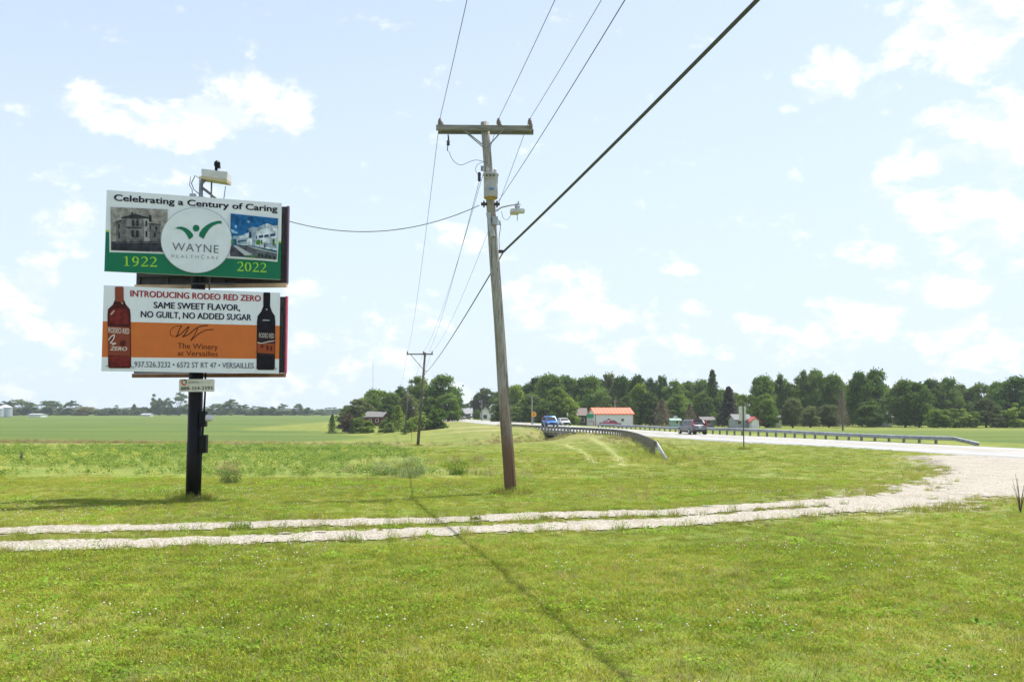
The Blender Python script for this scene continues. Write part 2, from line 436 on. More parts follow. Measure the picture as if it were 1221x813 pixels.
t.l.new(t.math('ADD', nC, t.math('MULTIPLY', nB, 1.5)), bn.inputs['Height']); t.l.new(bn.outputs[0], b.inputs['Normal'])
me = np_mesh('ground', V, Fq, gm)
for n_, a_ in (('crop', a_crop), ('far', a_far), ('tan', a_tan), ('dry', a_dry), ('trk', a_trk), ('dust', a_dust)):
    at = me.attributes.new(n_, 'FLOAT', 'POINT'); at.data.foreach_set('value', np.clip(a_, 0, 1).ravel().astype(np.float32))
me.polygons.foreach_set('use_smooth', [True] * len(me.polygons))
g_o = bpy.data.objects.new('ground', me); link(g_o); tag(g_o, kind='structure', label='green lawn, fields and grassy road bank reaching to the horizon')


# ------------------------------------------------------------------ gravel drive
cs = .085
gx = np.arange(-22, 34.2, cs); gy = np.arange(12.5, 57, cs)
CXg, CYg = np.meshgrid(gx[:-1] + cs / 2, gy[:-1] + cs / 2)
keep = drive_mask(CXg, CYg) > 0
keep &= (CXg - (NE_X0 + NE_K * CYg)) < -.02
near_only = (CYg < 44) | (_rng.random(CXg.shape) < 1)
jj, ii = np.nonzero(keep & near_only)
nxg = len(gx); I = jj * nxg + ii
used, inv = np.unique(np.concatenate([I, I + 1, I + 1 + nxg, I + nxg]), return_inverse=True)
jx = (_rng.random(len(used)) - .5) * .05; jy = (_rng.random(len(used)) - .5) * .05
vx = gx[used % nxg] + jx; vy = gy[used // nxg] + jy
V = np.stack([vx, vy, ground(vx, vy) + .014 + .012 * fnoise(vx, vy, 3)], 1)
Fg = inv.reshape(4, -1).T
dm = bpy.data.materials.new('gravel'); dm.use_nodes = True; t = NT(dm.node_tree); t.n.clear()
out = t.node('ShaderNodeOutputMaterial'); b = t.node('ShaderNodeBsdfPrincipled'); t.l.new(b.outputs[0], out.inputs[0])
pos = t.node('ShaderNodeNewGeometry').outputs['Position']
vor = t.node('ShaderNodeTexVoronoi'); vor.inputs['Scale'].default_value = 26; t.l.new(pos, vor.inputs['Vector'])
hs = t.node('ShaderNodeSeparateColor'); t.l.new(vor.outputs['Color'], hs.inputs[0])
c = t.mix(hs.outputs[0], (.30, .268, .22), (.49, .45, .385))
c = t.mix(t.ramp(t.noise(pos, 1.1, 4, .6), .45, .75, 0, .55), c, (.22, .185, .13))
c = t.mix(t.ramp(t.noise(pos, 7, 4, .6), .55, .75, 0, .6), c, (.48, .455, .42))
c = t.mix(t.ramp(vor.outputs['Distance'], .35, .75, 0, .7), c, (.13, .12, .10))
t.put(b.inputs['Base Color'], c); b.inputs['Roughness'].default_value = .95; b.inputs['Specular IOR Level'].default_value = .2
bn = t.node('ShaderNodeBump'); bn.inputs['Strength'].default_value = .8; bn.inputs['Distance'].default_value = .02; bn.invert = True
t.l.new(vor.outputs['Distance'], bn.inputs['Height']); t.l.new(bn.outputs[0], b.inputs['Normal'])
o = bpy.data.objects.new('gravel_driveway', np_mesh('gravel_driveway', V, Fg, dm)); link(o); tag(o, kind='structure', label='pale two-track gravel drive widening to the road at the right')

# ------------------------------------------------------------------ road with painted lines
rm = bpy.data.materials.new('asphalt'); rm.use_nodes = True; t = NT(rm.node_tree); t.n.clear()
out = t.node('ShaderNodeOutputMaterial'); b = t.node('ShaderNodeBsdfPrincipled'); t.l.new(b.outputs[0], out.inputs[0])
pos = t.node('ShaderNodeNewGeometry').outputs['Position']
c = t.mix(t.ramp(t.noise(pos, .5, 5, .6), .3, .7), (.27, .268, .26), (.34, .338, .33))
c = t.mix(t.ramp(t.noise(pos, 30, 3, .7), .35, .65, .4, 0), c, (.2, .2, .19))
c = t.mix(t.ramp(t.noise(t.scalevec(pos, (1, .08, 1)), 1.0, 4, .6), .45, .65, 0, .6), c, (.20, .198, .19))
t.put(b.inputs['Base Color'], c); b.inputs['Roughness'].default_value = .85
ry = np.concatenate([np.arange(-50, 200, 2.), np.arange(200, 620, 6.)])
def strip(s0, s1, lift, ya=None, dash=None):
    Vs, Fs = [], []
    offs = np.linspace(s0, s1, max(2, int(abs(s1 - s0) / 1.6) + 1)) if s1 - s0 > 1 else np.array([s0, s1])
    for y in (ry if ya is None else ya):
        for s_ in offs:
            crown = .06 * (1 - ((s_ - RW / 2) / (RW / 2))**2)
            Vs.append((NE_X0 + NE_K * y + s_, y, float(np.interp(y, ROAD[:, 0], ROAD[:, 1])) + crown + lift))
    k = len(offs); n = len(Vs) // k
    for i in range(n - 1):
        for j in range(k - 1): a = i * k + j; Fs.append((a, a + 1, a + 1 + k, a + k))
    return Vs, Fs
Vs, Fs = strip(0, RW, .0)
n0 = len(Vs)
# edge faces give the pavement its thickness
k = 0
offs_n = len(np.linspace(0, RW, int(RW / 1.6) + 1)); rows = len(ry)
Vs2 = list(Vs)
for i in range(rows):
    for j in (0, offs_n - 1):
        x, y, z = Vs[i * offs_n + j]; Vs2.append((x + (-.15 if j == 0 else .15), y, z - .16))
Fs2 = list(Fs)
for i in range(rows - 1):
    a = i * offs_n; Fs2.append((a, a + offs_n, n0 + 2 * (i + 1), n0 + 2 * i))
    a = i * offs_n + offs_n - 1; Fs2.append((a, n0 + 2 * i + 1, n0 + 2 * (i + 1) + 1, a + offs_n))
o = bpy.data.objects.new('road', np_mesh('road', Vs2, Fs2, rm)); link(o); tag(o, kind='structure', label='pale two-lane highway running from the right into the distance')
WPAINT = mat('white_paint_line', (.78, .78, .76), .7, var=.1, scale=3); YPAINT = mat('yellow_paint_line', (.62, .40, .05), .7, var=.15, scale=3)
for nm, s0, s1, mm in (('edge_line', 1.75, 1.87, WPAINT), ('edge_line', RW - 1.87, RW - 1.75, WPAINT), ('center_line', RW / 2 - .17, RW / 2 - .06, YPAINT), ('center_line', RW / 2 + .06, RW / 2 + .17, YPAINT)):
    Vs, Fs = strip(s0, s1, .004); l = bpy.data.objects.new(nm, np_mesh(nm, Vs, Fs, mm)); link(l, o)

# ------------------------------------------------------------------ scattering on the ground (grass, crop, clover)
PROT = bpy.data.collections.new('plant_kinds')
def proto_col(name, meshes):
    c = bpy.data.collections.new(name)
    for i, m in enumerate(meshes):
        o = bpy.data.objects.new(f'{name}_{i:02d}', m); c.objects.link(o)
    return c
def scatter(name, pts, scl, col_, label, seed=0, kind='stuff', tilt=.12, cat=None):
    n = len(pts); rg = np.random.default_rng(seed)
    me = bpy.data.meshes.new(name); me.vertices.add(n); me.vertices.foreach_set('co', np.asarray(pts, np.float32).ravel())
    a = me.attributes.new('rot', 'FLOAT_VECTOR', 'POINT')
    rot = np.stack([rg.normal(0, tilt, n), rg.normal(0, tilt, n), rg.random(n) * 6.283], 1).astype(np.float32); a.data.foreach_set('vector', rot.ravel())
    a = me.attributes.new('scl', 'FLOAT', 'POINT'); a.data.foreach_set('value', np.asarray(scl, np.float32))
    a = me.attributes.new('idx', 'INT', 'POINT'); a.data.foreach_set('value', rg.integers(0, 64, n).astype(np.int32))
    o = bpy.data.objects.new(name, me); link(o); tag(o, label, cat, kind=kind)
    ng = bpy.data.node_groups.new(name, 'GeometryNodeTree')
    ng.interface.new_socket('Geometry', in_out='INPUT', socket_type='NodeSocketGeometry')
    ng.interface.new_socket('Geometry', in_out='OUTPUT', socket_type='NodeSocketGeometry')
    gi = ng.nodes.new('NodeGroupInput'); go = ng.nodes.new('NodeGroupOutput')
    ci = ng.nodes.new('GeometryNodeCollectionInfo'); ci.inputs[0].default_value = col_; ci.inputs['Separate Children'].default_value = True; ci.inputs['Reset Children'].default_value = True
    ip = ng.nodes.new('GeometryNodeInstanceOnPoints'); ip.inputs['Pick Instance'].default_value = True
    def named(nm, dt):
        q = ng.nodes.new('GeometryNodeInputNamedAttribute'); q.data_type = dt; q.inputs[0].default_value = nm
        return next(s for s in q.outputs if s.enabled)
    L = ng.links.new
    L(gi.outputs[0], ip.inputs['Points']); L(ci.outputs[0], ip.inputs['Instance'])
    L(named('idx', 'INT'), ip.inputs['Instance Index'])
    e2r = ng.nodes.new('FunctionNodeEulerToRotation'); L(named('rot', 'FLOAT_VECTOR'), e2r.inputs[0]); L(e2r.outputs[0], ip.inputs['Rotation'])
    L(named('scl', 'FLOAT'), ip.inputs['Scale']); L(ip.outputs[0], go.inputs[0])
    md = o.modifiers.new('scatter', 'NODES'); md.node_group = ng
    return o

G_A = leafmat('grass_blades', (.180, .235, .020), (.415, .425, .044), (.55, .47, .15), trans=.36, nscale=.45)
G_DRY = leafmat('dry_grass', (.25, .215, .085), (.44, .38, .18), None, trans=.30, nscale=.8)
G_CLO = leafmat('clover_leaves', (.15, .26, .018), (.28, .41, .035), None, trans=.42, nscale=.7)
G_CROP = leafmat('crop_leaves', (.11, .195, .03), (.24, .32, .055), (.44, .43, .10), trans=.40, nscale=.25)
PETAL = mat('clover_petal', (.72, .68, .64), .7, var=.12, scale=40)

def blade_mesh(name, n, rad, h0, h1, w, lean, m, seed, mix=0., m2=None):
    rg = np.random.default_rng(seed); Vv, Ff, mi = [], [], []
    for i in range(n):
        r = rad * math.sqrt(rg.random()); a = rg.random() * 6.283; x, y = r * math.cos(a), r * math.sin(a)
        h = h0 + (h1 - h0) * rg.random()**1.4; la = rg.random() * 6.283; ln = lean * (.3 + rg.random()) * h; fa = rg.random() * 3.14
        dx, dy = math.cos(fa) * w / 2, math.sin(fa) * w / 2; lx, ly = math.cos(la) * ln, math.sin(la) * ln
        b_ = len(Vv)
        Vv += [(x - dx, y - dy, -.01), (x + dx, y + dy, -.01), (x + dx * .8 + lx * .4, y + dy * .8 + ly * .4, h * .62), (x - dx * .8 + lx * .4, y - dy * .8 + ly * .4, h * .62), (x + lx, y + ly, h)]
        Ff += [(b_, b_ + 1, b_ + 2, b_ + 3), (b_ + 3, b_ + 2, b_ + 4)]; mi += [1 if rg.random() < mix else 0] * 2
    me = bpy.data.meshes.new(name); me.from_pydata(Vv, [], Ff); me.materials.append(m)
    if m2: me.materials.append(m2)
    me.polygons.foreach_set('material_index', mi); me.update(); return me
def leafy_mesh(name, n, rad, h0, h1, s, m, seed, stems=True, flat=.5):
    rg = np.random.default_rng(seed); Vv, Ff = [], []
    for i in range(n):
        r = rad * math.sqrt(rg.random()); a = rg.random() * 6.283; c = Vector((r * math.cos(a), r * math.sin(a), h0 + (h1 - h0) * rg.random()))
        nrm = Vector((rg.normal(0, flat), rg.normal(0, flat), 1)).normalized(); u = nrm.orthogonal().normalized(); u.rotate(Matrix.Rotation(rg.random() * 6.28, 3, nrm)); w = nrm.cross(u)
        q = s * (.6 + .7 * rg.random()); b_ = len(Vv)
        Vv += [tuple(c + u * q), tuple(c + w * q * .7), tuple(c - u * q), tuple(c - w * q * .7)]; Ff.append((b_, b_ + 1, b_ + 2, b_ + 3))
        if stems and i % 3 == 0:
            b_ = len(Vv); Vv += [(c.x * .5 - .003, c.y * .5, -.01), (c.x * .5 + .003, c.y * .5, -.01), tuple(c)]; Ff.append((b_, b_ + 1, b_ + 2))
    me = bpy.data.meshes.new(name); me.from_pydata(Vv, [], Ff); me.materials.append(m); me.update(); return me

grass_protos = proto_col('grass_tuft', [blade_mesh('tuft', 54, .17, .016, .044, .006, 1.5, G_A, 10 + i, .16, G_DRY) for i in range(5)] + [leafy_mesh('clover', 26, .15, .012, .034, .013, G_CLO, 30 + i) for i in range(2)])
rough_protos = proto_col('rough_tuft', [blade_mesh('rough', 40, .28, .12, .42, .012, .5, G_A, 50 + i, .30, G_DRY) for i in range(3)] + [leafy_mesh('weed', 40, .22, .05, .38, .03, G_CLO, 57, flat=.9)])
dry_protos = proto_col('dry_tuft', [blade_mesh('dry', 44, .28, .15, .55, .013, .5, G_DRY, 60 + i, 0) for i in range(3)])
crop_protos = proto_col('crop_plant', [leafy_mesh('crop', 34, .27, .08, .34, .055, G_CROP, 70 + i, flat=.6) for i in range(4)])

def in_view(n, y0, y1, rg, margin=.62, power=1.):
    """random ground points in the wedge the camera and its neighbours can see"""
    y = np.sqrt(rg.random(n) * (y1**2 - y0**2) + y0**2); x = (rg.random(n) * 2 - 1) * (y * margin + 1.5)
    return x, y
def on_ground(x, y): return np.stack([x, y, ground(x, y)], 1)
def road_s(x, y): return x - (NE_X0 + NE_K * y)

rg = np.random.default_rng(11)
# near lawn
def lawn_pts(n, y0, y1, mrg=.62):
    x, y = in_view(n, y0, y1, rg, mrg)
    dm_ = drive_mask(x, y); k = (dm_ < -.05) & (road_s(x, y) < -.2)
    k &= ~((seg_dist(tr1, x, y)[0] < .26) | (seg_dist(tr2, x, y)[0] < .2)) & ~((dm_ > -.55) & (x > 4) & (rg.random(len(x)) < .6))
    ce = np.interp(y, [31, 40, 60, 75, 95, 110], [-1.5, -3.2, -5.5, -9, -12, -20])
    k &= ~((y > 31) & (x < ce))
    return x[k], y[k]
x1, y1 = lawn_pts(15000, 5.0, 14.5)
x2, y2 = lawn_pts(34000, 14.5, 30)
x3, y3 = lawn_pts(42000, 30, 100); k = (rg.random(len(x3)) < smooth(105, 30, y3)) & (seg_dist(DITCH, x3, y3)[0] > 3); x3, y3 = x3[k], y3[k]
x = np.concatenate([x1, x2, x3]); y = np.concatenate([y1, y2, y3])
s = np.concatenate([.75 + .5 * rg.random(len(x1)), .62 + .32 * rg.random(len(x2)), 1.1 + .7 * rg.random(len(x3))]) * (.75 + .5 * fnoise(x, y, .5))
scatter('lawn_grass', on_ground(x, y), s, grass_protos, 'short mown lawn grass and clover round the drive and signs', 1)
# longer tufts along the drive edges and on its middle strip
x, y = in_view(60000, 12.5, 42, rg); m = drive_mask(x, y); k = (m < .0) & (m > -.32) & (rg.random(len(x)) < .55) & (road_s(x, y) < -.2)
x, y = x[k], y[k]
scatter('drive_edge_grass', on_ground(x, y), (.22 + .26 * rg.random(len(x))) * (.6 + .8 * fnoise(x, y, .8)), rough_protos, 'longer grass tufts fringing the gravel tracks', 2)
x, y = in_view(9000, 12.5, 42, rg); m = drive_mask(x, y); k = (m > .02) & (m < .25) & (fnoise(x, y, 1.1) > .52); x, y = x[k], y[k]
scatter('drive_weeds', on_ground(x, y), .3 + .4 * rg.random(len(x)), grass_protos, 'small weeds growing in the gravel tracks', 3)
# crop field
x, y = in_view(30000, 30.5, 110, rg)
ce = np.interp(y, [31, 40, 60, 75, 95, 110], [-1.5, -3.2, -5.5, -9, -12, -20]); k = (y < 97) & (y + 2.4 * (fnoise(x, y, .35) - .5) > 30.8) & (x < ce + 1.5 * (fnoise(x, y, .4) - .5)) & (fnoise(x + 5, y, .25) > .42) & (rg.random(len(x)) < smooth(110, 50, y))
x, y = x[k], y[k]
scatter('bean_crop', on_ground(x, y), (.7 + .6 * rg.random(len(x))) * np.interp(y, [30, 110], [.55, .9]), crop_protos, 'leafy low bean crop in the patchy field behind the billboard', 4)
# rough grass: ditch banks, rail side, between field and lawn
x, y = in_view(75000, 28, 175, rg, .70); d, al = seg_dist(DITCH, x, y)
rail_zone = np.exp(-((x - np.interp(y, [42, 60, 85, 110, 150, 180], [6.6, 8.3, 10.4, 10.3, 3.0, -3.6])) / 1.2)**2) * (y > 40) * (y < 180)
kk = (rg.random(len(x)) < np.exp(-((d - 1) / np.where(al > 70, 3.4, 2.6))**2) * .8 * (al > 18)) | (rg.random(len(x)) < rail_zone * .30)
kk |= (rg.random(len(x)) < .4 * np.exp(-(((x + 3.0) / 2.4)**2 + ((y - 38) / 5)**2)))
kk &= road_s(x, y) < -.6
x, y = x[kk], y[kk]; dryp = (fnoise(x, y, .16) > .50) | ((seg_dist(DITCH, x, y)[1] > 70) & (rg.random(len(x)) < .8) & (y > 90))
scatter('rough_grass', on_ground(x[~dryp], y[~dryp]), .55 + .7 * rg.random((~dryp).sum()), rough_protos, 'tall rough grass on the ditch banks and by the guardrail', 5)
scatter('dry_grass', on_ground(x[dryp], y[dryp]), .5 + .6 * rg.random(dryp.sum()), dry_protos, 'straw coloured dry grass on the ditch banks and by the guardrail', 6)
# broad-leaved weeds in brighter patches, and longer grass round the feet of posts
L_ROS = leafmat('rosette_leaves', (.15, .27, .025), (.28, .42, .04), None, trans=.4, nscale=.7)
ros = proto_col('rosette', [leafy_mesh('rosette', 22, .12, .02, .05, .020, L_ROS, 80 + i, stems=False, flat=.5) for i in range(3)])
x, y = in_view(16000, 5, 30, rg); k = (rg.random(len(x)) < smooth(.58, .80, fnoise(x + 50, y + 20, .9)) * .7) & (drive_mask(x, y) < -.1); x, y = x[k], y[k]
scatter('broadleaf_weeds', on_ground(x, y), .6 + .7 * rg.random(len(x)), ros, 'bright broad-leaved weeds in patches of the lawn', 8)
x, y = in_view(16000, 5, 30, rg); k = (rg.random(len(x)) < smooth(.56, .78, fnoise(x - 40, y + 70, .7))) & (drive_mask(x, y) < -.1); x, y = x[k], y[k]
scatter('dead_thatch', on_ground(x, y), .10 + .10 * rg.random(len(x)), dry_protos, 'patches of dead straw coloured thatch in the lawn', 9)
fx_, fy_ = [], []
for (cx_, cy_, n_) in ((-7.1, 22.25, 90), (-.03, 24.0, 80), (14.7, 63.5, 60), (-8.75, 93, 60), (-17.7, 165, 60)):
    a_ = rg.random(n_) * 6.283; r__ = .18 + .35 * rg.random(n_)**1.5; fx_.append(cx_ + r__ * np.cos(a_)); fy_.append(cy_ + r__ * np.sin(a_))
x, y = np.concatenate(fx_), np.concatenate(fy_)
scatter('post_foot_grass', on_ground(x, y), .25 + .35 * rg.random(len(x)), rough_protos, 'unmown grass round the feet of the posts and poles', 10)
# clover flowers
fm = MB()
ico = bmesh.new(); bmesh.ops.create_icosphere(ico, subdivisions=1, radius=.0115)
for v in ico.verts: v.co.z = v.co.z * .85 + .065
fl = bpy.data.meshes.new('clover_flower'); ico.to_mesh(fl); ico.free(); fl.materials.append(PETAL)
flower_col = proto_col('clover_bloom', [fl])
x, y = in_view(9000, 5, 26, rg); k = (rg.random(len(x)) < smooth(.50, .72, fnoise(x + 3, y, .55)) * .9 + .05) & (drive_mask(x, y) < -.1); x, y = x[k], y[k]
scatter('clover_flowers', on_ground(x, y), .5 + .4 * rg.random(len(x)), flower_col, 'white clover flowers dotted over the lawn', 7)

# ================================================================== THE BILLBOARD
BLACK = mat('black_steel', (.004, .004, .005), .45, var=.4, scale=4, spec=.18)
GALV = mat('galvanised', (.36, .37, .38), .45, .6, var=.15, scale=7)
GALVD = mat('galvanised_dull', (.24, .25, .26), .6, .4, var=.2, scale=7)
DKSTEEL = mat('dark_steel', (.05, .048, .05), .6, .2, var=.3, scale=5)
VINYL = mat('white_vinyl', (.74, .78, .85), .45, var=.02, scale=1.2)
OFFW = mat('offwhite_enamel', (.62, .60, .53), .5, var=.1, scale=6)
TANP = mat('tan_plastic', (.50, .42, .25), .4, var=.1)
WIRE = mat('wire', (.035, .034, .033), .6, var=.2); WIREG = mat('wire_grey', (.12, .12, .115), .6, var=.2)

def ink(name, col):
    ph = any(k in name for k in ('stone', 'photo', 'roof', 'ground', 'tarmac', 'sky_blue', 'building', 'cloud', 'tree', 'wine'))
    return mat('print_' + name, col, .6, var=.38 if ph else .04, scale=9 if ph else 3, spec=.12, col2=tuple(v * 1.45 for v in col) if ph else None)

def weathered(m):
    t = NT(m.node_tree); b = next(n for n in t.n if n.type == 'BSDF_PRINCIPLED'); src = b.inputs['Base Color'].links[0].from_socket
    oc_ = t.node('ShaderNodeTexCoord').outputs['Object']
    st_ = t.ramp(t.noise(t.scalevec(oc_, (1, 1, .12)), 7, 5, .65), .48, .75, 0, .16)
    t.put(b.inputs['Base Color'], t.mix(st_, src, (.34, .33, .30)))
    pn_ = t.node('ShaderNodeBump'); pn_.inputs['Strength'].default_value = .15; pn_.inputs['Distance'].default_value = .02
    t.l.new(t.noise(t.scalevec(oc_, (1, 1, .5)), 1.6, 2, .5), pn_.inputs['Height']); t.l.new(pn_.outputs[0], b.inputs['Normal'])
weathered(VINYL)

class Panel:
    """a sign face; its print is given in a sheet of measured outlines whose corners are quad (tl, tr, br, bl)"""
    def __init__(s, quad, W, Hh): s.q = [Vector(p) for p in quad]; s.W = W; s.H = Hh; s.face = None
    def uv(s, x, y):
        tl, tr, br, bl = s.q; u = v = .5
        for k in range(12):
            p = (tl * (1 - u) + tr * u) * (1 - v) + (bl * (1 - u) + br * u) * v
            du = (tr - tl) * (1 - v) + (br - bl) * v; dv = (bl * (1 - u) + br * u) - (tl * (1 - u) + tr * u)
            e = Vector((x, y)) - p; det = du.x * dv.y - du.y * dv.x
            u += (e.x * dv.y - e.y * dv.x) / det; v += (du.x * e.y - du.y * e.x) / det
        return u * s.W, (1 - v) * s.H
    def poly(s, name, pts, layer, m, raw=False):
        pts = pts if raw else [s.uv(*p) for p in pts]
        me = bpy.data.meshes.new(name); y = -.0025 * layer
        bm = bmesh.new(); vs = [bm.verts.new((p[0], y, p[1])) for p in pts]; f = bm.faces.new(vs); f.normal_update()
        if f.normal.y > 0: f.normal_flip()
        bmesh.ops.triangulate(bm, faces=[f]); bm.to_mesh(me); bm.free(); me.materials.append(m)
        o = bpy.data.objects.new(name, me); link(o, s.face); return o
    def polys(s, name, lst, layer, m):
        bm = bmesh.new(); y = -.0025 * layer
        for pts in lst:
            vs = [bm.verts.new((*[q for q in (s.uv(*p)[0],)], y, s.uv(*p)[1])) for p in pts]; f = bm.faces.new(vs); f.normal_update()
            if f.normal.y > 0: f.normal_flip()
        bmesh.ops.triangulate(bm, faces=bm.faces[:]); me = bpy.data.meshes.new(name); bm.to_mesh(me); bm.free(); me.materials.append(m)
        o = bpy.data.objects.new(name, me); link(o, s.face); o['kind'] = 'stuff'; return o
    def text(s, name, txt, p0, p1, cap, layer, m, bold=0., shear=0., spacing=1., serif=0):
        """baseline from p0 to p1, capital height cap (all measured on the sheet)"""
        u0, v0 = s.uv(*p0); u1, v1 = s.uv(*p1); uc, vc = s.uv(p0[0], p0[1] - cap); hgt = vc - v0
        me = text_mesh(txt, 0 if bold > 0 else bold, shear, spacing, serif); co = np.array([v.co[:] for v in me.vertices])
        x0, x1 = co[:, 0].min(), co[:, 0].max(); sx = (u1 - u0) / (x1 - x0); sy = hgt / CAPH
        for v in me.vertices:
            a = (v.co.x - x0) * sx; v.co = (u0 + a, -.0025 * layer, v0 + (v1 - v0) * a / (u1 - u0) + v.co.y * sy)
        if bold > .0:
            bm = bmesh.new(); bm.from_mesh(me); src = bm.verts[:] + bm.edges[:] + bm.faces[:]; e = bold * sx
            for q_, (ex, ez) in enumerate(((1.1, 0), (2.2, 0), (.4, .7), (1.8, .7))):
                for v in bmesh.ops.duplicate(bm, geom=src)['geom']:
                    if isinstance(v, bmesh.types.BMVert): v.co.x += e * ex - e; v.co.z += e * ez; v.co.y -= .0003 * (q_ + 1)
            bm.to_mesh(me); bm.free()
        me.materials.append(m); o = bpy.data.objects.new(name, me); link(o, s.face); o['kind'] = 'stuff'; return o

def text_mesh(txt, bold=0., shear=0., spacing=1., serif=0):
    cu = bpy.data.curves.new('lettering', 'FONT'); cu.body = txt; cu.size = 1; cu.offset = bold; cu.shear = shear; cu.space_character = spacing; cu.resolution_u = 3
    ob = bpy.data.objects.new('lettering', cu); COL.objects.link(ob); dg = bpy.context.evaluated_depsgraph_get()
    me = bpy.data.meshes.new_from_object(ob.evaluated_get(dg)); bpy.data.objects.remove(ob); bpy.data.curves.remove(cu); me.materials.clear(); return me
_h = text_mesh('H'); CAPH = max(v.co.y for v in _h.vertices)

# heavy-thin digits and letters drawn as strokes, for the serif lettering
def stroke(pts, ws):
    L, Rr = [], []
    for i, p in enumerate(pts):
        p = Vector(p); d = (Vector(pts[min(i + 1, len(pts) - 1)]) - Vector(pts[max(i - 1, 0)])).normalized(); n = Vector((-d.y, d.x)); w = ws[i] if isinstance(ws, (list, tuple)) else ws
        L.append(p + n * w / 2); Rr.append(p - n * w / 2)
    return [[tuple(a), tuple(b), tuple(c), tuple(d)] for a, b, c, d in zip(L[:-1], L[1:], Rr[1:], Rr[:-1])]
def arc(cx, cy, rx, ry, a0, a1, n=14): return [(cx + rx * math.cos(R(a0 + (a1 - a0) * i / n)), cy + ry * math.sin(R(a0 + (a1 - a0) * i / n))) for i in range(n + 1)]
def digit(ch):
    q = []
    if ch == '1': q += stroke([(.33, .03), (.33, 1)], .15); q += stroke([(.1, .03), (.56, .03)], .06); q += stroke([(.33, .97), (.1, .86)], [.07, .05])
    if ch == '2':
        q += stroke(arc(.32, .72, .23, .26, 160, -25) + [(.45, .5), (.1, .06)], [.06, .07, .07, .07, .07, .08, .09, .11, .13, .14, .15, .15, .14, .13, .12, .09, .05]); q += stroke([(.06, .065), (.6, .065)], .13); q += stroke([(.6, .0), (.64, .2)], .05)
    if ch == '0': q += stroke(arc(.34, .5, .24, .46, 90, 450, 28), [.05 + .11 * abs(math.cos(R(90 + 360 * i / 28))) for i in range(29)])
    if ch == '9':
        q += stroke(arc(.33, .68, .21, .28, 0, 360, 24), [.06 + .09 * abs(math.cos(R(360 * i / 24))) for i in range(25)]); q += stroke([(.55, .68), (.54, .45), (.45, .2), (.25, .04), (.1, .02)], [.14, .14, .12, .08, .05])
    return q
def serif_digits(pn, name, txt, p0, p1, cap, layer, m):
    lst = []; n = len(txt); w = (p1[0] - p0[0]) / n
    for i, ch in enumerate(txt):
        for poly in digit(ch):
            lst.append([(p0[0] + w * (i + .06 + q[0] * 1.36), p0[1] + (p1[1] - p0[1]) * (i + q[0]) / n - q[1] * cap) for q in poly])
    pn.polys(name, lst, layer, m)

A_ = P(125, 300, 21.15); B_ = P(335, 300, 22.5)
bw = math.hypot(B_.x - A_.x, B_.y - A_.y); yaw = math.atan2(B_.y - A_.y, B_.x - A_.x)
base = G(232, 595); bx, by = base.x, 22.25
bb = thing('billboard', 'two-deck billboard on a single black post at the edge of the bean field', 'billboard', (bx, by, gz(bx, by)))
def local(p): return Vector(p) - bb.location
# post: lower wider sleeve and slimmer upper pipe
zs = 2.05 - bb.location.z
MB().lathe((0, 0, 0), [(.165, -.3), (.165, 1.27), (.158, 1.28), (.155, 4.6), (.155, 6.4)], 24).build('post', BLACK, bb, True)
MB().lathe((0, 0, 0), [(.20, 0.0), (.20, .015), (.19, .05), (.168, .07)], 24).build('post_collar', DKSTEEL, bb, True)
b_ = MB()
b_.tube([(.02, -.02, 6.3), (.02, -.02, 7.25)], .045, 10); b_.tube([(.02, -.02, 7.0), (.05, -.02, 7.1), (.17, -.04, 7.22)], .03, 8)
b_.tube([(.04, -.02, 7.0), (.75, .25, 6.45)], .03, 8); b_.tube([(.25, 0, 6.3), (.25, 0, 7.12)], .02, 8)
b_.build('lamp_mast', GALVD, bb, True)
cyl = MB().tube([(-.02, -.02, 6.85), (-.14, -.02, 6.95), (-.2, -.02, 7.1), (-.12, -.02, 7.27), (.0, -.02, 7.2), (.0, -.02, 7.12)], .011, 6)
cyl.build('conduit', WIREG, bb, True); cyl = MB(); cyl.tube([(-.17, -.02, 6.8), (-.18, -.02, 6.95), (-.24, -.02, 7.05), (-.22, -.02, 7.25)], .009, 6); cyl.build('conduit', WIREG, bb, True); cyl = MB(); cyl.tube([(.58, -.04, 7.02), (.55, -.04, 6.75), (.46, -.02, 6.6)], .009, 6)
cyl.build('conduit', WIREG, bb, True)
MB().box((-.155, -.03, 6.78), (.13, .09, .14)).box((.0, -.05, 6.77), (.22, .03, .03)).build('junction_box', GALV, bb)
f = MB(); f.prism([(.09, 7.22), (.66, 7.14), (.67, 7.30), (.66, 7.31), (.10, 7.38), (.08, 7.36)], -.22, .12)
fx = f.build('floodlight', mat('lamp_housing', (.56, .56, .57), .45, var=.1), bb)
MB().prism([(.075, 7.16), (.66, 7.07), (.67, 7.137), (.08, 7.217)], -.23, .11).build('lens', TANP, fx)
f = MB(); f.tube([(.36, -.04, 7.34), (.36, -.04, 7.50)], .035, 8); f.lathe((.38, -.04, 7.50), [(.05, -.03), (.075, .0), (.07, .07), (.03, .11)], 10); f.box((.42, -.1, 7.45), (.09, .09, .06))
f.build('photocell', BLACK, fx)
# meter gear and conduit on the post
MB().tube([(.24, -.1, 2.95), (.24, -.1, 2.3), (.20, -.1, 1.25)], .022, 8).build('conduit', BLACK, bb, True)
MB().tube([(.2, -.1, 1.2), (.17, -.1, .1)], .014, 8).build('conduit', BLACK, bb, True)
MB().box((.215, -.1, 1.78), (.14, .14, .34)).build('switch_box', BLACK, bb)
MB().box((.235, -.1, 1.23), (.15, .15, .40)).build('switch_box', BLACK, bb)
MB().lathe((.30, -.17, 1.80), [(.075, .0), (.08, .03), (.072, .12), (.05, .15)], 16, axis='X').build('meter', mat('meter_glass', (.62, .60, .66), .25), bb, True)

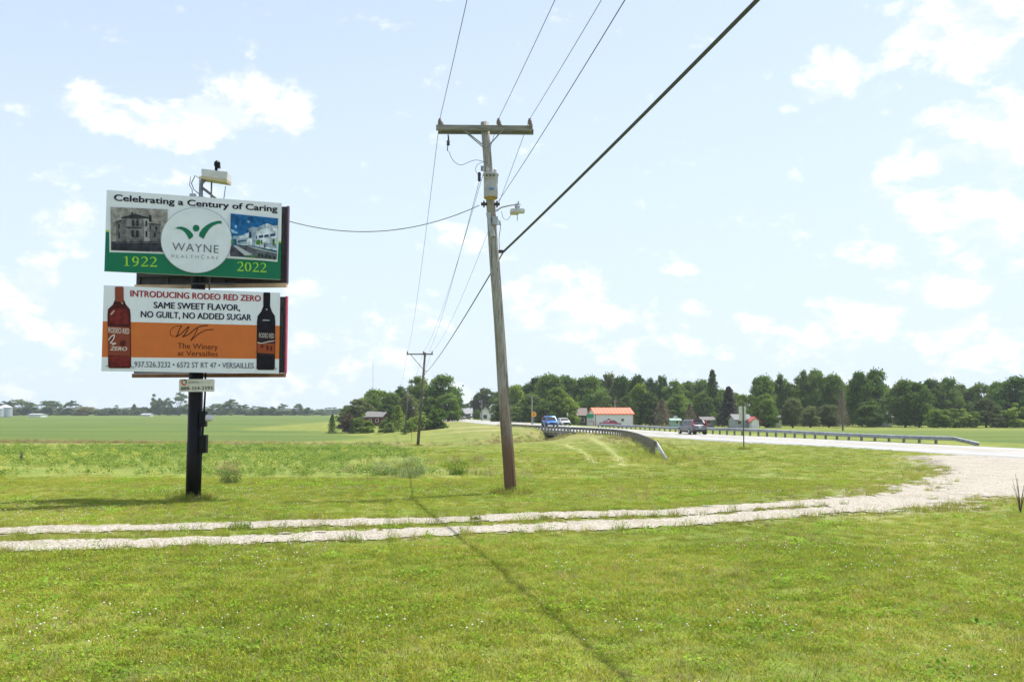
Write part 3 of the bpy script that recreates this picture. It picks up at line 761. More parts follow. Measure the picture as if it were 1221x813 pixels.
def deck(z0, z1, quad, name):
    pn = Panel(quad, bw, z1 - z0)
    b_ = MB(); b_.box((bw / 2, .02, (z1 - z0) / 2), (bw, .04, z1 - z0))
    o = b_.build(name, VINYL, bb, loc=local((A_.x, A_.y, z0)), rz=yaw); pn.face = o
    # stringers on the back of the face
    s = MB()
    for zz in (.25, (z1 - z0) / 2, z1 - z0 - .25): s.box((bw / 2, .085, zz), (bw * .96, .07, .08))
    for k in range(5): s.box((.2 + k * (bw - .4) / 4, .06, (z1 - z0) / 2), (.06, .034, (z1 - z0) * .96))
    s.build('stringers', DKSTEEL, o)
    return pn
up = deck(4.935, 6.70, [(90, 212), (1140, 297), (1133, 775), (66, 718)], 'upper_panel')
lo = deck(2.80, 4.635, [(62, 50), (1127, 93), (1125, 585), (40, 570)], 'lower_panel')
# rear faces, seen from behind past the right end and below
def rear(z0, z1, trim, name):
    a = Vector((-8.82 + .05, 23.1, z0)); c = Vector((-5.20, 22.80, z0)); w = (c - a).length; yw = math.atan2(c.y - a.y, c.x - a.x)
    b_ = MB().box((w / 2, .0, (z1 - z0) / 2), (w, .04, z1 - z0))
    o = b_.build(name, mat('dark_back', (.045, .04, .05), .7, var=.3), bb, loc=local(a), rz=yw)
    s = MB()
    for zz in np.linspace(.2, z1 - z0 - .2, 4): s.box((w / 2, -.075, zz), (w * .97, .07, .07))
    for k in range(6): s.box((.08 + k * (w - .16) / 5, -.05, (z1 - z0) / 2), (.05, .032, (z1 - z0) * .97))
    s.build('stringers', DKSTEEL, o)
    MB().box((w / 2, -.02, -.055), (w + .03, .12, .09)).build('bottom_trim', trim[0], o)
    MB().box((w + .018, .0, (z1 - z0) / 2), (.03, .10, z1 - z0 + .02)).build('side_trim', trim[1], o)
    MB().prism([(-.0, 0), (w, 0), (w, z1 - z0), (0, z1 - z0)], .024, .034).build('rear_poster', trim[2], o)
rear(4.90, 6.68, (mat('peach_trim', (.62, .42, .30), .6, var=.2, scale=2), mat('plum_edge', (.10, .05, .09), .6), VINYL), 'rear_panel')
rear(2.83, 4.58, (mat('rust_trim', (.22, .10, .055), .7, var=.3, scale=3), mat('crimson_edge', (.45, .05, .11), .5), mat('crimson_print', (.40, .05, .10), .5)), 'rear_panel')
# brackets joining the decks to the post
for z in (3.1, 4.3, 5.2, 6.4):
    MB().tube([(-1.2, -.35, z), (0, -.12, z), (.0, .3, z)], .04, 6).tube([(1.3, .40, z), (0, -.10, z + .001)], .04, 6).tube([(0, .1, z), (-.9, .80, z)], .04, 6).tube([(0, .1, z), (1.2, .66, z)], .04, 6).build('bracket', DKSTEEL, bb)
MB().box((-.05, -.20, 4.78), (1.9, .05, .035)).tube([(.30, -.15, 2.9), (.30, -.15, 6.2)], .02, 8).build('catwalk_rail', DKSTEEL, bb)

# ---- upper print
GREEN = ink('green', (.012, .165, .09)); LIME = ink('lime', (.33, .62, .06)); NAVY = ink('black', (.02, .018, .035)); WH = ink('white', (.70, .75, .82)); GREY = ink('grey', (.13, .15, .19)); LGREY = ink('light_grey', (.30, .33, .36))
up.poly('green_field', [(79.5, 470), (102, 474), (98, 600), (500, 612), (800, 640), (1113, 663), (1121, 540), (1136.5, 541), (1133, 774), (66.5, 717.5)], 1, GREEN)
up.poly('lime_edge', [(80, 462), (102, 463), (102, 475), (79.5, 473)], 2, LIME)
up.poly('lime_edge', [(1121, 533), (1137, 534), (1136.5, 546), (1121, 545)], 2, LIME)
ph = up.poly('old_photo', [(109, 319), (440, 334), (436, 605), (106, 588)], 3, ink('photo_grey', (.27, .26, .25)))
up.poly('photo_border', [(102, 312), (446, 327), (441, 612), (98, 597)], 2, WH)
# zoomed sheet of the old photo: 120 + x/10.17, 235 + y/10.17  ->  (120 + x/10.17 - 110) * 5.083
def z3(pts, ox=120, oy=235, k=10.17): return [((ox + x / k - 110) * 5.083, (oy + y / k - 180) * 5.083) for x, y in pts]
up.poly('old_building', z3([(175, 262), (243, 240), (245, 208), (400, 165), (555, 208), (560, 235), (560, 290), (690, 300), (690, 510), (175, 512)]), 4, ink('stone_grey', (.13, .135, .14)))
up.poly('old_building_bay', z3([(495, 215), (560, 222), (560, 510), (495, 512)]), 5, ink('pale_stone', (.30, .31, .32)))
up.polys('old_building_bay', [z3([(295, 225), (360, 232), (360, 455), (320, 512), (290, 512)]), z3([(440, 232), (480, 228), (480, 480), (440, 470)])], 5, ink('mid_stone', (.19, .195, .20)))
up.polys('old_roof', [z3([(235, 208), (400, 163), (560, 212), (560, 226), (400, 220), (240, 222)]), z3([(165, 262), (243, 238), (243, 262), (175, 270)]), z3([(560, 285), (700, 292), (700, 304), (560, 300)]),
      z3([(355, 145), (375, 145), (375, 175), (355, 175)]), z3([(555, 180), (588, 180), (588, 270), (558, 260)]), z3([(300, 325), (470, 332), (470, 350), (300, 345)])], 6, ink('roof_dark', (.035, .038, .045)))
up.polys('old_windows', [z3([(x, y), (x + w, y + 2), (x + w, y + h), (x, y + h)]) for x, y, w, h in ((360, 245, 27, 72), (410, 248, 27, 70), (350, 370, 32, 85), (402, 372, 32, 85), (515, 250, 22, 70), (515, 378, 22, 80), (630, 320, 24, 45), (610, 400, 26, 55), (200, 290, 18, 60), (200, 400, 18, 70), (565, 310, 14, 50))], 7, ink('window_dark', (.03, .033, .04)))
up.polys('old_lawn', [z3([(118, 510), (700, 505), (725, 560), (725, 632), (115, 618)])], 7, ink('ground_dark', (.03, .034, .045)))
up.polys('old_lawn', [z3([(160, 515), (690, 512), (690, 532), (160, 530)])], 8, ink('ground_mid', (.08, .09, .10)))
# the round badge
cxy, rr = (611, 527), (211, 201)
up.poly('badge_rim', [(cxy[0] + (rr[0] + 4) * math.cos(a), cxy[1] + (rr[1] + 4) * math.sin(a)) for a in np.linspace(0, 2 * math.pi, 64, endpoint=False)], 10, ink('rim', (.42, .47, .50)))
up.poly('badge', [(cxy[0] + rr[0] * math.cos(a), cxy[1] + rr[1] * math.sin(a)) for a in np.linspace(0, 2 * math.pi, 64, endpoint=False)], 11, WH)
ph2 = up.poly('photo_border', [(812, 358), (1121, 389), (1113, 665), (805, 634)], 8, WH)
def z4(pts): return z3(pts, 235, 240, 10.163)
up.poly('new_photo', z4([(366, 112), (962, 178), (945, 690), (355, 645)]), 9, ink('sky_blue', (.012, .11, .30)))
up.poly('badge_front', [(cxy[0] + rr[0] * math.cos(a), cxy[1] + rr[1] * math.sin(a)) for a in np.linspace(-1.0, 1.0, 30)], 12, WH)
up.polys('new_photo_clouds', [z4([(362, 300), (400, 320), (460, 352), (440, 372), (380, 350)]), z4([(380, 400), (520, 380), (575, 350), (575, 400), (440, 430), (380, 440)]), z4([(415, 262), (440, 258), (445, 288), (420, 292)]), z4([(575, 205), (600, 203), (600, 228), (578, 232)])], 10, ink('soft_cloud', (.25, .42, .58)))
up.polys('new_building', [z4([(440, 415), (570, 370), (640, 280), (720, 300), (820, 236), (900, 270), (955, 262), (950, 580), (640, 520), (440, 500)])], 11, ink('building_pale', (.55, .62, .70)))
up.polys('new_building_shade', [z4([(575, 310), (640, 280), (720, 310), (720, 330), (680, 335), (670, 520), (630, 515), (630, 340), (600, 330)]), z4([(455, 430), (570, 420), (570, 500), (455, 490)]), z4([(700, 285), (800, 245), (815, 300), (720, 325)]), z4([(780, 480), (940, 490), (940, 550), (780, 530)])], 12, ink('building_shade', (.25, .33, .42)))
up.polys('new_windows', [z4([(x, y), (x + w, y - w * .12), (x + w, y - w * .12 + h), (x, y + h)]) for x, y, w, h in ((715, 392, 55, 30), (785, 384, 55, 30), (860, 374, 65, 30), (592, 345, 35, 80), (450, 455, 110, 18), (680, 395, 14, 40), (780, 505, 16, 40))], 13, ink('glass_blue', (.03, .07, .16)))
up.polys('new_street', [z4([(385, 505), (560, 520), (948, 600), (945, 690), (640, 668), (540, 640)])], 14, ink('tarmac', (.10, .11, .14)))
up.polys('new_street', [z4([(370, 520), (420, 520), (640, 630), (700, 660), (355, 642)])], 15, ink('tarmac_dark', (.06, .06, .08)))
up.polys('new_pavement', [z4([(395, 515), (440, 515), (640, 630), (540, 638)]), z4([(560, 520), (700, 545), (945, 605), (945, 618), (680, 560)])], 16, ink('pavement', (.42, .47, .52)))
up.polys('new_greenery', [z4([(680, 460), (710, 440), (735, 460), (730, 500), (680, 500)]), z4([(890, 440), (915, 430), (920, 520), (890, 515)]), z4([(372, 440), (405, 445), (405, 490), (372, 500)]), z4([(520, 640), (640, 640), (700, 660), (560, 658)]), z4([(740, 548), (940, 598), (940, 606), (740, 560)]), z4([(740, 450), (760, 445), (762, 500), (742, 500)])], 17, ink('tree_green', (.06, .17, .04)))
up.polys('new_shrubs', [z4([(x, y), (x + 28, y + 3), (x + 28, y + 45), (x, y + 42)]) for x, y in ((705, 610), (745, 618), (790, 628), (840, 640), (900, 650))], 17, ink('shrub_dark', (.02, .05, .03)))
# the emblem: two arms and a dot
up.poly('emblem_arm', [(480, 455), (500, 444), (522, 443), (548, 452), (570, 468), (587, 488), (590, 505), (566, 524), (556, 503), (542, 481), (524, 465), (502, 457)], 14, GREEN)
up.poly('emblem_arm', [(652, 520), (625, 502), (628, 482), (644, 458), (668, 436), (700, 418), (735, 408), (760, 407), (766, 425), (740, 426), (712, 437), (688, 458), (668, 488)], 14, GREEN)
up.poly('emblem_dot', [(608 + 20 * math.cos(a), 453 + 21 * math.sin(a)) for a in np.linspace(0, 2 * math.pi, 24, endpoint=False)], 14, GREEN)
up.text('lettering', 'WAYNE', (463, 590), (743, 609), 49, 15, GREY, -.005, spacing=1.1)
up.text('lettering', 'H', (458, 636), (474, 637), 25, 15, LGREY, -.005); up.text('lettering', 'EALTH', (488, 637), (622, 641), 19, 15, LGREY, -.005, spacing=1.5)
up.text('lettering', 'C', (636, 644), (656, 645), 26, 15, LGREY, -.005); up.text('lettering', 'ARE', (668, 645), (741, 648), 19, 15, LGREY, -.005, spacing=1.5)
up.text('headline', 'Celebrating a Century of Caring', (130, 279), (1110, 352), 38, 4, NAVY, .030)
serif_digits(up, 'year_lettering', '1922', (170, 685), (375, 692), 60, 4, LIME)
serif_digits(up, 'year_lettering', '2022', (853, 719), (1045, 730), 58, 4, LIME)

# ---- lower print
ORANGE = ink('orange', (.60, .165, .042)); CRIM = ink('crimson', (.33, .018, .035)); INDG = ink('indigo', (.022, .02, .05)); BRN = ink('brown', (.13, .035, .012))
lo.poly('orange_band', [(52.5, 269), (1126.5, 294), (1125.3, 496), (44, 485)], 1, ORANGE)
lo.text('lettering', 'INTRODUCING RODEO RED ZERO', (213, 118), (1002, 146), 37, 3, CRIM, .036)
lo.text('lettering', 'SAME SWEET FLAVOR,', (349, 188), (872, 203), 37, 3, INDG, .036)
lo.text('lettering', 'NO GUILT, NO ADDED SUGAR', (273, 244), (943, 262), 37, 3, INDG, .036)
lo.text('lettering', '937.526.3232 \u2022 6572 ST RT 47 \u2022 VERSAILLES', (232, 545), (962, 553), 33, 3, GREY, .018)
lo.text('logo_lettering', 'The Winery', (490, 432), (736, 440), 33, 3, BRN, .008)
lo.text('logo_lettering', 'at Versailles', (490, 476), (736, 480), 30, 3, BRN, .008)
sw = []
def spl(pts, n=8):
    out_ = []; P_ = [Vector(p) for p in pts]; P_ = [P_[0]] + P_ + [P_[-1]]
    for i in range(1, len(P_) - 2):
        for k in range(n):
            t_ = k / n; a, b, c, d = P_[i - 1:i + 3]
            out_.append(tuple(.5 * ((2 * b) + (c - a) * t_ + (2 * a - 5 * b + 4 * c - d) * t_ * t_ + (3 * b - a - 3 * c + d) * t_**3)))
    out_.append(tuple(P_[-2])); return out_
for pts, w in (([(468, 360), (448, 350), (450, 320), (475, 300), (520, 294)], 4), ([(515, 297), (500, 320), (490, 350), (480, 362), (510, 345), (545, 310), (560, 298)], 7), ([(560, 298), (548, 325), (530, 352), (522, 362), (560, 345), (600, 312), (640, 296), (675, 293)], 7), ([(612, 310), (596, 345), (570, 385), (610, 350), (660, 322), (710, 318)], 6)):
    sw += stroke(spl(pts), w)
lo.polys('monogram', sw, 3, BRN)
def bottle(x0, x1, xt0, xt1, yt, ysh, yb, body, cap, tag_cols):
    cx_ = (xt0 + xt1) / 2; left = [(xt0, yt + 8), (xt0 + 4, yt + 2), (xt1 - 4, yt + 2), (xt1, yt + 8), (xt1 + 1, ysh - 15), (xt1 + 14, ysh + 18), (x1 - 4, ysh + 45), (x1, ysh + 80), (x1, yb - 10), (x1 - 10, yb), (x0 + 10, yb + 1), (x0, yb - 10), (x0, ysh + 80), (x0 + 4, ysh + 45), (xt0 - 14, ysh + 18), (xt0 - 1, ysh - 15)]
    lo.poly('bottle_print', left, 3, body)
    lo.poly('bottle_cap', [(xt0 - 1, yt + 8), (xt0 + 3, yt), (xt1 - 3, yt), (xt1 + 1, yt + 8), (xt1 + 1, yt + 92), (xt0 - 1, yt + 92)], 4, cap)
    return left
lo.poly('bottle_shadow', [(60, 540), (90, 552), (200, 556), (240, 550), (215, 535), (80, 532)], 2, ink('soft_grey', (.42, .43, .45)))
lo.poly('bottle_shadow', [(968, 550), (990, 562), (1090, 566), (1118, 556), (1096, 545), (985, 545)], 2, ink('soft_grey', (.42, .43, .45)))
bottle(80, 214, 126, 174, 58, 150, 552, ink('rose_wine', (.060, .012, .011)), ink('copper_cap', (.25, .065, .035)), None)
bottle(980, 1098, 1020, 1062, 90, 190, 562, ink('dark_wine', (.012, .010, .016)), ink('black_cap', (.010, .009, .014)), None)
lo.polys('wine_glow', [[(84, 480), (208, 480), (206, 540), (90, 545)], [(92, 215), (120, 190), (180, 190), (204, 215), (204, 285), (90, 285)]], 4, ink('wine_red', (.15, .020, .018)))
lo.polys('wine_glint', [[(96, 225), (118, 200), (122, 206), (104, 232)], [(160, 150), (172, 160), (170, 166), (158, 156)]], 5, ink('glint', (.60, .36, .32)))
lo.polys('wine_glint', [[(1012, 262), (1022, 256), (1058, 258), (1062, 266), (1052, 264), (1022, 264)], [(1036, 190), (1046, 190), (1046, 198), (1036, 198)]], 5, ink('glint2', (.40, .40, .44)))
lo.poly('bottle_label', [(80, 298), (208, 305), (208, 480), (80, 474)], 5, ink('label_red', (.24, .055, .035)))
lo.poly('bottle_label', [(984, 330), (1094, 335), (1094, 478), (984, 470)], 5, ink('label_dark', (.03, .018, .02)))
lo.poly('label_stripe', [(984, 400), (1094, 402), (1094, 466), (984, 458)], 6, ink('label_rust', (.30, .07, .025)))
lo.polys('label_figures', [[(1004, 408), (1022, 404), (1022, 430), (1006, 430)], [(1040, 416), (1056, 414), (1056, 444), (1042, 444)], [(1066, 420), (1080, 416), (1080, 446), (1068, 448)]], 7, ink('figure_brown', (.12, .02, .01)))
lo.polys('label_figures', [[(150, 392), (176, 380), (186, 398), (176, 420), (152, 418)], [(92, 372), (122, 352), (118, 366), (104, 392), (86, 390)]], 7, ink('figure_dark', (.08, .02, .012)))
CREAM = ink('cream', (.68, .60, .55))
lo.text('label_lettering', 'RODEO RED', (84, 338), (204, 346), 32, 8, CREAM, .02); lo.text('label_lettering', 'ZERO', (92, 444), (190, 448), 22, 8, CREAM, .03, .25)
lo.polys('label_squiggle', stroke(spl([(84, 385), (100, 362), (118, 352), (112, 378), (96, 400), (126, 402), (104, 412)]), 6), 8, CREAM)
lo.text('label_lettering', 'RODEO RED', (994, 366), (1090, 370), 28, 8, ink('label_grey', (.48, .45, .44)), .02)
lo.polys('label_squiggle', stroke([(984, 396), (1010, 402), (1050, 392), (1092, 386)], 5), 8, CREAM)

# ---- small sign under the decks
A2 = P(213.5, 458, 21.98); B2 = P(256, 458, 22.0)
sm = Panel([(241, 55), (437, 57), (434, 121), (238, 115)], B2.x - A2.x, .28)
pts = [(x, z) for x, z in ((.02, 0), (sm.W - .02, 0), (sm.W, .02), (sm.W, .26), (sm.W - .02, .28), (.02, .28), (0, .26), (0, .02))]
sm.face = MB().prism(pts, 0, .012).build('owner_plate', OFFW, bb, loc=local((A2.x, 21.98, P(235, 467, 22).z)))
sm.text('lettering', '888-354-2593', (250, 108), (424, 109), 15, 1, ink('plate_black', (.03, .03, .03)), .025)
sm.text('lettering', 'COMMERCIAL', (290, 76), (352, 76), 8, 1, ink('plate_grey', (.16, .16, .17)), .012)
sm.text('lettering', 'OUTDOOR', (358, 77), (420, 77), 8, 1, ink('plate_grey2', (.40, .42, .40)), .0)
sm.polys('plate_emblem', stroke([(268 + 12 * math.cos(a), 71 + 12 * math.sin(a)) for a in np.linspace(.6, 4.4, 14)], 6), 1, ink('plate_red', (.55, .03, .03)))
sm.polys('plate_emblem', stroke([(268 + 12 * math.cos(a), 71 + 12 * math.sin(a)) for a in np.linspace(4.6, 6.7, 10)], 6), 1, ink('plate_dark', (.05, .04, .04)))

# ================================================================== UTILITY POLES
wd = bpy.data.materials.new('weathered_pole'); wd.use_nodes = True; t = NT(wd.node_tree); t.n.clear()
out = t.node('ShaderNodeOutputMaterial'); b = t.node('ShaderNodeBsdfPrincipled'); t.l.new(b.outputs[0], out.inputs[0])
oc = t.node('ShaderNodeTexCoord').outputs['Object']; sp = t.node('ShaderNodeSeparateXYZ'); t.l.new(oc, sp.inputs[0])
g1 = t.noise(t.scalevec(oc, (1, 1, .05)), 34, 5, .7); g2 = t.noise(t.scalevec(oc, (1, 1, .3)), 3, 4, .6)
c = t.mix(t.ramp(g1, .35, .65), (.20, .19, .17), (.44, .43, .40))
c = t.mix(t.ramp(g2, .45, .7, 0, .4), c, (.32, .27, .20))
low_ = t.ramp(t.math('ADD', sp.outputs[2], t.math('MULTIPLY', g2, -1.6)), 2.0, .1)
c = t.mix(t.math('MULTIPLY', low_, .9), c, (.15, .075, .042))
c = t.mix(t.math('MULTIPLY', t.ramp(g1, .56, .64), .8), c, (.06, .045, .035))
t.put(b.inputs['Base Color'], c); b.inputs['Roughness'].default_value = .9; b.inputs['Specular IOR Level'].default_value = .2
g3 = t.noise(t.scalevec(oc, (1, 1, .025)), 20, 3, .5); c = t.mix(t.ramp(g3, .60, .66, 0, .75), c, (.05, .04, .032)); t.put(b.inputs['Base Color'], c)
bn = t.node('ShaderNodeBump'); bn.inputs['Strength'].default_value = .6; bn.inputs['Distance'].default_value = .015; t.l.new(g1, bn.inputs['Height']); t.l.new(bn.outputs[0], b.inputs['Normal'])
WEATH = wd
ARMW = mat('crossarm_wood', (.13, .125, .105), .9, var=.3, scale=9, stretch=(.12, 1, 1), bump=.3, col2=(.27, .26, .225))
PORC = mat('insulator_porcelain', (.17, .135, .11), .35, var=.2); PORCW = mat('insulator_grey', (.45, .44, .40), .35)
CAN = mat('transformer_paint', (.37, .37, .39), .45, var=.1, scale=4); RUST = mat('rusty_tan', (.42, .30, .12), .7, var=.3)

Y1 = 24.0
b0 = P(609, 587, Y1); p1 = P(578.2, 146, Y1)
pole = thing('utility_pole', 'leaning wooden utility pole with double crossarm, grey transformer can and street lamp', 'utility pole', (b0.x, Y1, gz(b0.x, Y1)))
pl = lambda v: Vector(v) - pole.location
axv = p1 - Vector((b0.x, Y1, 0)); Lp = axv.length
def onp(z): return Vector((b0.x, Y1, 0)) + axv * (z / axv.z)
n_ = 18; ph_ = [axv * (i / (n_ - 1) * 1.03 - .03) for i in range(n_)]
b_ = MB(); b_.tube([pl(Vector((b0.x, Y1, 0)) + q + Vector((.006 * math.sin(i), .006 * math.cos(i * 1.7), 0))) for i, q in enumerate(ph_)], [.150 - .048 * i / (n_ - 1) for i in range(n_)], 18)
po = b_.build('pole', WEATH, pole, True)
ARMZ = P(578, 155, Y1).z
armc = onp(ARMZ); ARM = Vector((1, .03, 0)).normalized(); aL = armc + ARM * (P(521.5, 155, Y1).x - armc.x); aR = armc + ARM * (P(635.5, 155, Y1).x - armc.x)
ayaw = math.atan2(ARM.y, ARM.x)
for s_ in (-1, 1):
    cc = (aL + aR) / 2 + Vector((-ARM.y, ARM.x, 0)) * .15 * s_ + Vector((.02 * s_, 0, 0))
    MB().box(pl(cc), ((aR - aL).length, .09, .125), ayaw).build('crossarm', ARMW, pole)
for x_ in (521.5, 634):
    cc = P(x_, 155, Y1); MB().box(pl((cc.x + (.06 if x_ < 550 else -.04), Y1 + .0, armc.z)), (.06, .22, .10)).build('spacer_block', ARMW, pole)
# braces
zb = P(580, 178, Y1).z
for s_ in (-1, 1):
    for x_ in (554, 603):
        e = P(x_, 160, Y1); pz = onp(zb)
        if x_ == 603 and s_ == 1: continue
        MB().tube([pl((e.x + .04 * s_, Y1 + .20 * s_, armc.z - .03)), pl((pz.x, Y1 + .12 * s_, pz.z))], .016, 6).build('brace', GALVD, pole)
# pin insulators
def insulator(x, dy, par, z0, sc=1., m=PORC):
    b_ = MB(); b_.lathe((0, 0, 0), [(.018, -.12), (.018, 0), (.045, .01), (.06, .04), (.035, .055), (.055, .075), (.04, .11), (.028, .12), (.04, .14), (.02, .155)], 12)
    o = b_.build('insulator', m, par, True, loc=(x, dy, z0)); o.scale = (sc,) * 3; return o
ins = []
for px_ in (525, 594.5, 631.5):
    q = P(px_, 152, Y1); v = pl((q.x, Y1 - .15, armc.z + .085)); insulator(v.x, v.y, pole, v.z); ins.append(Vector((q.x, Y1 - .15, armc.z + .085 + .14)))
    insulator(v.x + .03, v.y + .30, pole, v.z)
# cut-out fuse hanging at the left, lead wire to the can
q = P(534.5, 163, Y1); v = pl(q)
MB().tube([v + Vector((0, 0, .05)), v + Vector((.01, 0, -.12))], .02, 8).tube([v + Vector((.0, 0, -.10)), v + Vector((-.02, 0, -.36))], .012, 6).lathe(v + Vector((0, 0, -.12)), [(.035, -.1), (.045, -.08), (.03, -.06), (.045, -.04), (.03, -.02), (.045, 0), (.02, .03)], 10).build('fuse_cutout', DKSTEEL, pole, True)
MB().tube([pl(P(x, y, Y1 - .1)) for x, y in spl([(535, 180), (540, 191), (549, 197), (560, 193), (568, 191), (577, 193)], 4)], .007, 5).build('lead_wire', WIREG, pole)
MB().tube([pl(P(x, y, Y1 - .1)) for x, y in spl([(578, 193), (570, 196), (567, 203), (572, 210)], 4)], .006, 5).build('lead_wire', WIREG, pole)
# transformer
c0 = P(585.2, 236, Y1 - .33); c1 = P(585.2, 207, Y1 - .33); v = pl(c0); h = c1.z - c0.z
tr = MB().lathe(v, [(.155, .0), (.17, .02), (.172, h * .5), (.175, h - .06), (.195, h - .05), (.195, h - .02), (.17, h), (.08, h + .03)], 24).build('transformer', CAN, pole, True)
MB().lathe(v, [(.155, -.025), (.168, .015), (.168, -.004)], 24).build('base_ring', RUST, tr, True)
MB().lathe(v + Vector((-.07, -.06, h)), [(.03, -.02), (.045, .02), (.03, .05), (.045, .08), (.02, .13)], 10).build('bushing', PORCW, tr, True)
MB().lathe(v + Vector((.10, .04, h)), [(.03, -.02), (.045, .02), (.03, .05), (.045, .08), (.02, .13)], 10).build('bushing', PORCW, tr, True)
for k in range(3): MB().box(v + Vector((-.10 + .09 * k, -.185, h - .09)), (.03, .03, .04)).build('lug', DKSTEEL, tr)
for k_ in (.25, .75): MB().box(v + Vector((0, .2, h * k_)), (.10, .10, .08)).build('hanger', DKSTEEL, tr)
tp = Panel([(0, 0), (1, 0), (1, 1), (0, 1)], .10, .09)
tp.face = MB().box(v + Vector((.02, -.187, h * .30)), (.11, .01, .045)).build('number_plate', ink('number_blue', (.07, .2, .5)), tr)
q = P(571.5, 210, Y1 - .1); MB().lathe(pl(q), [(.02, -.14), (.045, -.1), (.03, -.07), (.045, -.04), (.03, -.01), (.045, .02), (.03, .09)], 10).build('arrester', DKSTEEL, pole, True)
MB().box(pl(P(575, 201, Y1 - .1)), (.07, .05, .12)).build('arrester_bracket', GALVD, pole)
# spool racks, meter box, lamp bracket
for x_ in (577, 592.5):
    q = pl(P(x_, 243.5, Y1 - .05)); MB().tube([q + Vector((-.07, 0, 0)), q + Vector((.07, 0, 0))], .04, 10).tube([q + Vector((0, 0, -.08)), q + Vector((0, 0, .08))], .02, 8).build('spool', DKSTEEL, pole)
MB().tube([pl(P(582, 254, Y1 - .15)), pl(P(588, 282, Y1 - .15))], .055, 8).build('ground_guard', GALV, pole)
MB().box(pl(P(590.5, 263.5, Y1 - .18)), (.13, .10, .20)).box(pl(P(595.5, 266, Y1 - .18)), (.05, .06, .10)).build('meter_box', GALV, pole)
MB().tube([pl(P(x, y, Y1 - .1)) for x, y in spl([(592, 252), (597, 248), (604, 246), (612, 244.5), (621, 243.5)], 4)], .018, 8).build('lamp_arm', GALV, pole, True)
lamp = MB(); c_ = pl(P(616.8, 252.8, Y1 - .1)); lamp.prism([(-.16, -.02), (.17, -.02), (.185, .03), (.15, .06), (-.14, .06), (-.175, .03)], -.12, .12)
lamp.v = [tuple(Vector(q) + c_) for q in lamp.v]
lo_ = lamp.build('street_lamp', mat('lamp_grey', (.52, .54, .53), .4), pole)
MB().prism([(-.17, -.055), (.02, -.055), (.05, -.0225), (-.18, -.0225)], -.11, .11).build('lamp_lens', TANP, lo_, loc=c_)
MB().tube([c_ + Vector((0, 0, .05)), c_ + Vector((-.03, 0, .2))], .03, 8).tube([c_ + Vector((.02, 0, .18)), c_ + Vector((.03, 0, .26))], .02, 6).box(c_ + Vector((.0, 0, .12)), (.13, .05, .05)).build('lamp_fitting', GALV, lo_)
MB().tube([c_ + Vector((0, -.02, -.05)), c_ + Vector((0, -.02, -.22))], .012, 6).build('lamp_probe', GALV, lo_)
MB().tube([pl(P(x, y, Y1 - .15)) for x, y in spl([(598, 252), (600, 260), (605, 262), (609, 257)], 4)], .006, 5).build('lamp_cord', WIREG, pole)
MB().tube([pl(P(x, y, Y1 - .15)) for x, y in spl([(590, 256), (594, 262), (597, 268), (595, 285), (596, 298)], 4)], .008, 5).build('lead_wire', WIREG, pole)
q = pl(P(597, 300, Y1 - .13)); MB().box(q, (.10, .08, .07)).tube([q + Vector((-.05, 0, 0)), q + Vector((.12, -.02, .02))], .022, 8).build('cable_clamp', DKSTEEL, pole)
MB().tube([pl(onp(.2) + Vector((.13, -.06, 0))), pl(onp(5.6) + Vector((.115, -.05, 0)))], .006, 5).build('ground_wire', WIREG, pole)

# second and third pole of the line
def far_pole(bx_, Y, tpx, tpy, label, armpx, sgn=1):
    bse = GX(bx_, Y); top = P(tpx, tpy, Y)
    th = thing('utility_pole', label, 'utility pole', bse, group=None); d = top - bse
    MB().tube([d * -.02, d * .5, d], [.15, .12, .10], 10).build('pole', mat('dark_pole_wood', (.12, .105, .085), .9, var=.3, scale=3), th, True)
    w = 1.22; z = d.z - .18; x = d.x
    c = (armpx - CX) / F * Y - bse.x
    MB().box((c, -.12, z), (2.44, .1, .12)).build('crossarm', ARMW, th)
    MB().tube([(c - .85, -.14, z - .05), (x - .05, -.14, z - 1.55)], .035, 6).build('brace', ARMW, th)
    pts = []
    for k, ox in enumerate((-1.15, .3 + x - c if False else .35, 1.15)):
        insulator(c + ox, -.12, th, z + .06, 1.4); pts.append(bse + Vector((c + ox, -.12, z + .06 + .2)))
    for k in range(3): MB().box((x, -.12, d.z * (.80 - .13 * k)), (.34, .06, .05)).build('step_bracket', DKSTEEL, th)
    return th, pts, bse + d * .86
pole2, ins2, neu2 = far_pole(498.8, 93, 507, 420, 'dark wooden pole with one crossarm in the dip beyond the bean field', 500.5)
pole3, ins3, neu3 = far_pole(483.2, 165, 487, 462, 'small far pole partly in front of the leafy trees, left of the dark one', 484)

